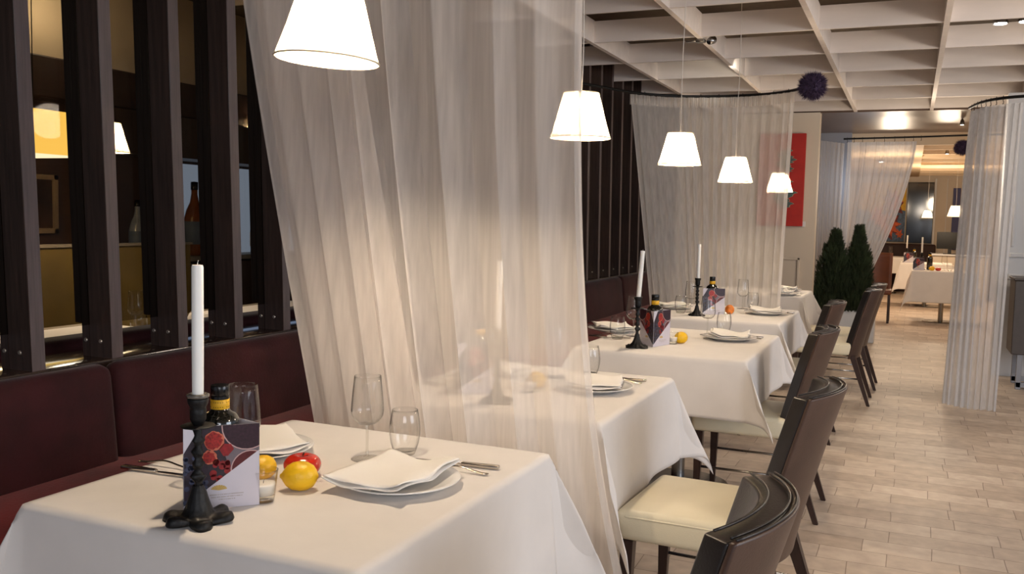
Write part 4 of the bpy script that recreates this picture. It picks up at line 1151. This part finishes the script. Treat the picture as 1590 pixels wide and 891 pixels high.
# brown chair of the far hall
t = thing('side_chair', 'plain chestnut brown chair standing in the far hall left of the tables', 'chair', (-.42, 14.0, 0))
bm = bmesh.new()
def bk(a, b): return (lerp(-.20, .20, a), .17 + .05 * (1 - (2 * a - 1) ** 2) + .06 * b, lerp(.40, .98, b))
g = grid_surface(bm, 12, 10, bk); ob = obj('backrest', bm, M['brownchair'], t, smooth=True); sd = ob.modifiers.new('thick', 'SOLIDIFY'); sd.thickness = .035
bm = bmesh.new(); box(bm, -.21, .21, -.24, .18, .40, .47, .02, 3); obj('seat', bm, M['brownchair'], t, auto=50)
for sx in (-1, 1):
    for sy in (-.21, .15):
        bm = bmesh.new(); box(bm, sx * .18 - .016, sx * .18 + .016, sy - .016, sy + .016, 0, .40, .003, 1); obj('leg', bm, M['legwood'], t, auto=40)
# bench at the far wall
t = thing('banquette', 'dark brown bench along the far wall behind the tables', 'bench', (-.6, 21.1, 0))
bm = bmesh.new(); box(bm, -1.6, 1.1, -.35, .35, 0, .45, .03, 3); obj('seat_block', bm, M['darkbench'], t, auto=50)
bm = bmesh.new(); box(bm, -1.6, 1.1, .15, .38, .45, 1.0, .04, 3); obj('back_block', bm, M['darkbench'], t, auto=50)
# abstract painting, black panel, blue panel, monitor
t = thing('abstract_painting', 'colourful yellow, blue and orange abstract painting on the far wall', 'painting', (-.75, 21.46, 1.04))
bm = bmesh.new(); box(bm, -.35, .62, -.04, .02, 0, 1.27, .004, 1); obj('canvas', bm, M['yellowpaint'], t, auto=40)
bm = bmesh.new(); rnd = random.Random(4)
def pf(pts, mi, y):
    f = bm.faces.new([bm.verts.new((x, y, z)) for x, z in pts]); f.material_index = mi
pf([(-.35, 0), (.62, 0), (.62, .66), (.40, .72), (.1, .60), (-.35, .70)], 0, -.042)
def flame(cx, cz, r0, r1, n, mi, y, ph=0):
    pts = []
    for k in range(2 * n):
        a = PI * k / n + ph; rr = r1 if k % 2 == 0 else r0; rr *= rnd.uniform(.8, 1.2)
        pts.append((max(-.34, min(.60, cx + rr * math.cos(a))), max(.02, min(1.2, cz + 1.35 * rr * math.sin(a)))))
    for k in range(2 * n):
        pf([(cx, cz), pts[k], pts[(k + 1) % (2 * n)]], mi, y)
flame(.36, .84, .15, .24, 9, 2, -.043); flame(.38, .86, .09, .19, 9, 1, -.044); flame(.34, .88, .04, .09, 6, 2, -.045)
flame(.28, .36, .18, .29, 10, 2, -.043); flame(.30, .38, .12, .23, 10, 1, -.044); flame(.30, .42, .05, .10, 6, 2, -.045); flame(.05, .55, .10, .2, 7, 1, -.0445); flame(.52, .16, .04, .09, 6, 1, -.0445)
obj('painted_shapes', bm, [M['bluepaint'], M['orangepaint'], M['darkred']], t)
bm = bmesh.new(); box(bm, -.10, .41, 21.44, 21.49, 1.02, 2.32, .004, 1); o = obj('wall_panel', bm, M['black']); tag(o, 'tall glossy black panel on the far wall right of the abstract painting', 'panel')
bm = bmesh.new(); box(bm, .42, .455, 21.40, 21.5, 0, 2.4, .003, 1); box(bm, .66, .67, 21.47, 21.5, 0, 2.4); struct('trim_6', bm, M['wallwhite'])
bm = bmesh.new(); box(bm, .78, .92, 21.42, 21.48, .9, 2.2, .003, 1); o = obj('wall_panel', bm, M['navy']); tag(o, 'narrow navy blue panel on the far wall', 'panel')
t = thing('monitor', 'black flat monitor standing on a pale counter by the far wall', 'monitor', (.62, 19.2, .86))
bm = bmesh.new(); box(bm, -.16, .30, -.02, .02, .10, .42, .008, 2); obj('screen', bm, M['ink'], t, auto=40)
bm = bmesh.new(); box(bm, .04, .10, -.01, .03, .01, .12); box(bm, -.04, .18, -.08, .08, 0, .012, .003, 1); obj('stand', bm, M['ink'], t)
t = thing('service_counter', 'pale service counter with the monitor by the far wall', 'counter', (.75, 19.3, 0))
bm = bmesh.new(); box(bm, -.35, .6, -.25, .25, 0, .83, .006, 1); obj('body', bm, M['wallcream'], t, auto=40)
bm = bmesh.new(); box(bm, -.38, .62, -.28, .28, .83, .86, .004, 1); obj('top', bm, M['wallwhite'], t, auto=40)

# ------------------------------------------------------------------ ceiling lights
def downlight(label, loc, up=.04, aim=None, pw=0, r=.035):
    t = thing('ceiling_spotlight', label, 'spotlight', loc, 0, 'small ceiling spotlights')
    bm = bmesh.new(); lathe(bm, [(r + .008, .0), (r + .01, .012), (.02, .05), (.006, .07), (.006, up + .07), (0, up + .07)], 24); obj('housing', bm, M['chrome'], t, smooth=True)
    bm = bmesh.new(); lathe(bm, [(0, .004), (r, .004), (r, .008), (0, .008)], 24); obj('lens', bm, M['spotlight'], t)
    if aim: spot('spot_beam', (loc[0], loc[1], loc[2] - .01), aim, pw, (1.0, .86, .68), 70)
    return t
downlight('bright ceiling spotlight between coffer boards at the upper right, left of a pair', (.44, 6.42, 2.62), aim=(.6, 5.6, 0), pw=20)
downlight('bright ceiling spotlight at the far upper right edge, right of a pair', (.575, 6.40, 2.62))
downlight('bright spotlight in the bronze ceiling above the right-hand curtain', (.47, 11.6, 2.53), r=.018)
downlight('small spotlight in the far hall ceiling near the purple ball', (.42, 14.6, 2.42), r=.02)
downlight('recessed spotlight near the left part of the tan hall ceiling', (-.5, 16.0, 2.40), aim=(-.5, 16, 0), pw=14)
# clamp spotlight on the coffer rail
t = thing('clamp_spotlight', 'small silver clamp spotlight on the coffered ceiling board', 'spotlight', (-1.375, 6.26, 2.60))
bm = bmesh.new(); box(bm, -.03, .03, -.03, .03, -.022, 0, .004, 1); box(bm, -.10, -.02, -.02, .02, -.016, -.004, .003, 1); obj('clamp', bm, M['chrome'], t, auto=40)
bm = bmesh.new(); lathe(bm, [(0, 0), (.022, 0), (.030, .05), (.028, .052), (.018, .004), (0, .004)], 20); hd = obj('lamp_head', bm, M['chrome'], t, smooth=True)
hd.location = (.05, .04, -.01); hd.rotation_euler = (math.radians(-60), math.radians(35), 0)
spot('clamp_beam', (-1.25, 7.3, 2.5), (-1.75, 8.0, 2.72), 5, (1.0, .9, .75), 60)
spot('cove_beam', (2.0, 7.0, 2.4), (1.4, 8.0, 2.72), 9, (1.0, .88, .7), 80)

# ------------------------------------------------------------------ the next room, seen between the slats
for i, (cx, cy, lb) in enumerate(((-3.62, 3.10, 'white tablecloth glimpsed between the left slats in the next room'), (-3.62, 4.75, 'white tablecloth in the next room, farther along behind the slats'))):
    make_table('pedestal table in the next room under a white cloth, %s' % ('nearer' if i == 0 else 'farther'), cx, cy, .8, .9, 'tables in the next room')
    make_cloth(lb, cx, cy, .8, .9, .3, 70 + i, 'tablecloths in the next room')
tum(-3.42, 3.30, 'water tumbler on the nearer table of the next room'); wine(-3.50, 3.36, 'wine glass on the nearer table of the next room')
knife(-3.40, 3.17, 1.2, 'table knife on the nearer table of the next room'); fork(-3.35, 3.23, 1.2, 'table fork on the nearer table of the next room')
t = thing('banquette', 'red velvet bench of the next room just behind the partition', 'bench', (-2.9, 4, 0))
bm = bmesh.new(); box(bm, -.08, .08, -3, 4, 0, .875, .04, 4); obj('back_block', bm, M['velvet'], t, auto=60)
bm = bmesh.new(); box(bm, -.17, -.08, -3, 4, 0, .45, .03, 3); obj('seat_block', bm, M['velvet_seat'], t, auto=60)
# lantern
t = thing('box_lantern', 'glowing yellow rectangular lantern seen between the left slats', 'lantern', (-4.5, 3.60, 1.64))
bm = bmesh.new(); box(bm, -.16, .16, -.16, .11, .012, .25); obj('lantern_box', bm, M['lantern'], t)
bm = bmesh.new(); box(bm, -.155, .155, -.155, .105, 0, .012); obj('lantern_base', bm, M['lanternbase'], t)
bm = bmesh.new()
for xx in (-.163, .157):
    for yy in (-.163, .107): box(bm, xx, xx + .006, yy, yy + .006, 0, .252)
obj('lantern_frame', bm, M['frame'], t)
bm = bmesh.new(); tube(bm, [(0, 0, .25), (0, 0, 1.3)], .003, 6); obj('cord', bm, M['iron'], t)
point('lantern_light', (-4.5, 3.35, 1.5), 5, (1, .7, .35), .12)
point('cove_light', (-4.9, 4.2, 2.62), 4, (1, .9, .68), .08)
place('pendant', mk_pendant, (-4.2, 3.84, 1.68), 0, 'pendant lamp of the next room, a bright sliver between the slats', (1.0, 1.0, 1.0))
place('pendant', mk_pendant, (-5.0, 6.05, 2.02), 0, 'small high pendant lamp of the next room beside the first curtain', (.5, .5, .5))
# framed picture
t = thing('framed_picture', 'pale-framed murky brown picture on the next room wall below the lantern', 'picture', (-5.19, 4.10, 1.19))
bm = bmesh.new()
for (a, b, c, d) in ((-.30, .21, 0, .035), (-.30, .21, .35, .385), (-.30, -.265, 0, .385), (.175, .21, 0, .385)): box(bm, 0, .03, a, b, c, d, .003, 1)
obj('picture_frame', bm, M['frame'], t, auto=40)
bm = bmesh.new(); box(bm, 0, .012, -.27, .18, .03, .36); obj('print', bm, M['frameart'], t)
# olive woven divider
t = thing('divider_screen', 'olive woven low divider in the next room with a pale top edge', 'divider', (-4.78, 3.0, 0))
bm = bmesh.new(); box(bm, -.05, .05, -.9, 2.05, 0, 1.12, .004, 1); obj('woven_panel', bm, M['olive'], t, auto=40)
bm = bmesh.new(); box(bm, -.06, .06, -.9, 2.06, 1.12, 1.135); obj('top_edge', bm, M['shelf'], t)
# back-lit bottle shelf
t = thing('bottle_shelf', 'back-lit bluish bottle niche with a pale shelf in the next room', 'shelf', (-5.18, 5.6, 0))
bm = bmesh.new(); box(bm, -.01, .0, -.25, 1.9, 1.02, 1.72); bl = obj('backlit_panel', bm, M['nichelight'], t); bl['label'] = 'bluish backlit panel'
bm = bmesh.new(); box(bm, 0, .30, -1.1, 1.9, .985, 1.02, .003, 1); obj('shelf_board', bm, M['shelf'], t, auto=40)
bm = bmesh.new(); box(bm, 0, .32, -1.1, 1.9, 0, .97); obj('cabinet_body', bm, M['walldark'], t)
bm = bmesh.new(); box(bm, 0, .32, -1.1, 1.9, 1.74, 2.03); obj('upper_panel', bm, M['fin'], t)
def shelf_bottle(label, loc, s, mat, lab='bluelabel'):
    t = thing('spirit_bottle', label, 'bottle', loc, 0, 'bottles on the back-lit shelf'); t.scale = (s, s, s)
    bm = bmesh.new(); lathe(bm, [(0, 0), (.038, 0), (.043, .006), (.046, .10), (.046, .16), (.036, .20), (.020, .235), (.014, .27), (.014, .30), (0, .30)], 28); obj('bottle_glass', bm, M[mat], t, smooth=True)
    bm = bmesh.new(); lathe(bm, [(.0445, .05), (.0468, .052), (.0470, .15), (.0450, .152)], 28); obj('label_band', bm, M[lab], t, smooth=True)
    bm = bmesh.new(); lathe(bm, [(.0150, .29), (.0158, .292), (.0158, .325), (0, .327)], 20); obj('stopper', bm, M['cap'], t, smooth=True)
shelf_bottle('large amber bottle with blue-grey label on the back-lit shelf', (-5.02, 5.40, 1.02), 1.72, 'amber')
shelf_bottle('squat pale bottle on the shelf just left of the amber one', (-5.02, 4.84, 1.02), 1.25, 'clearbottle')
shelf_bottle('pale bottle on the back-lit shelf nearest the first curtain', (-5.02, 6.12, 1.02), 1.15, 'clearbottle', 'tan')
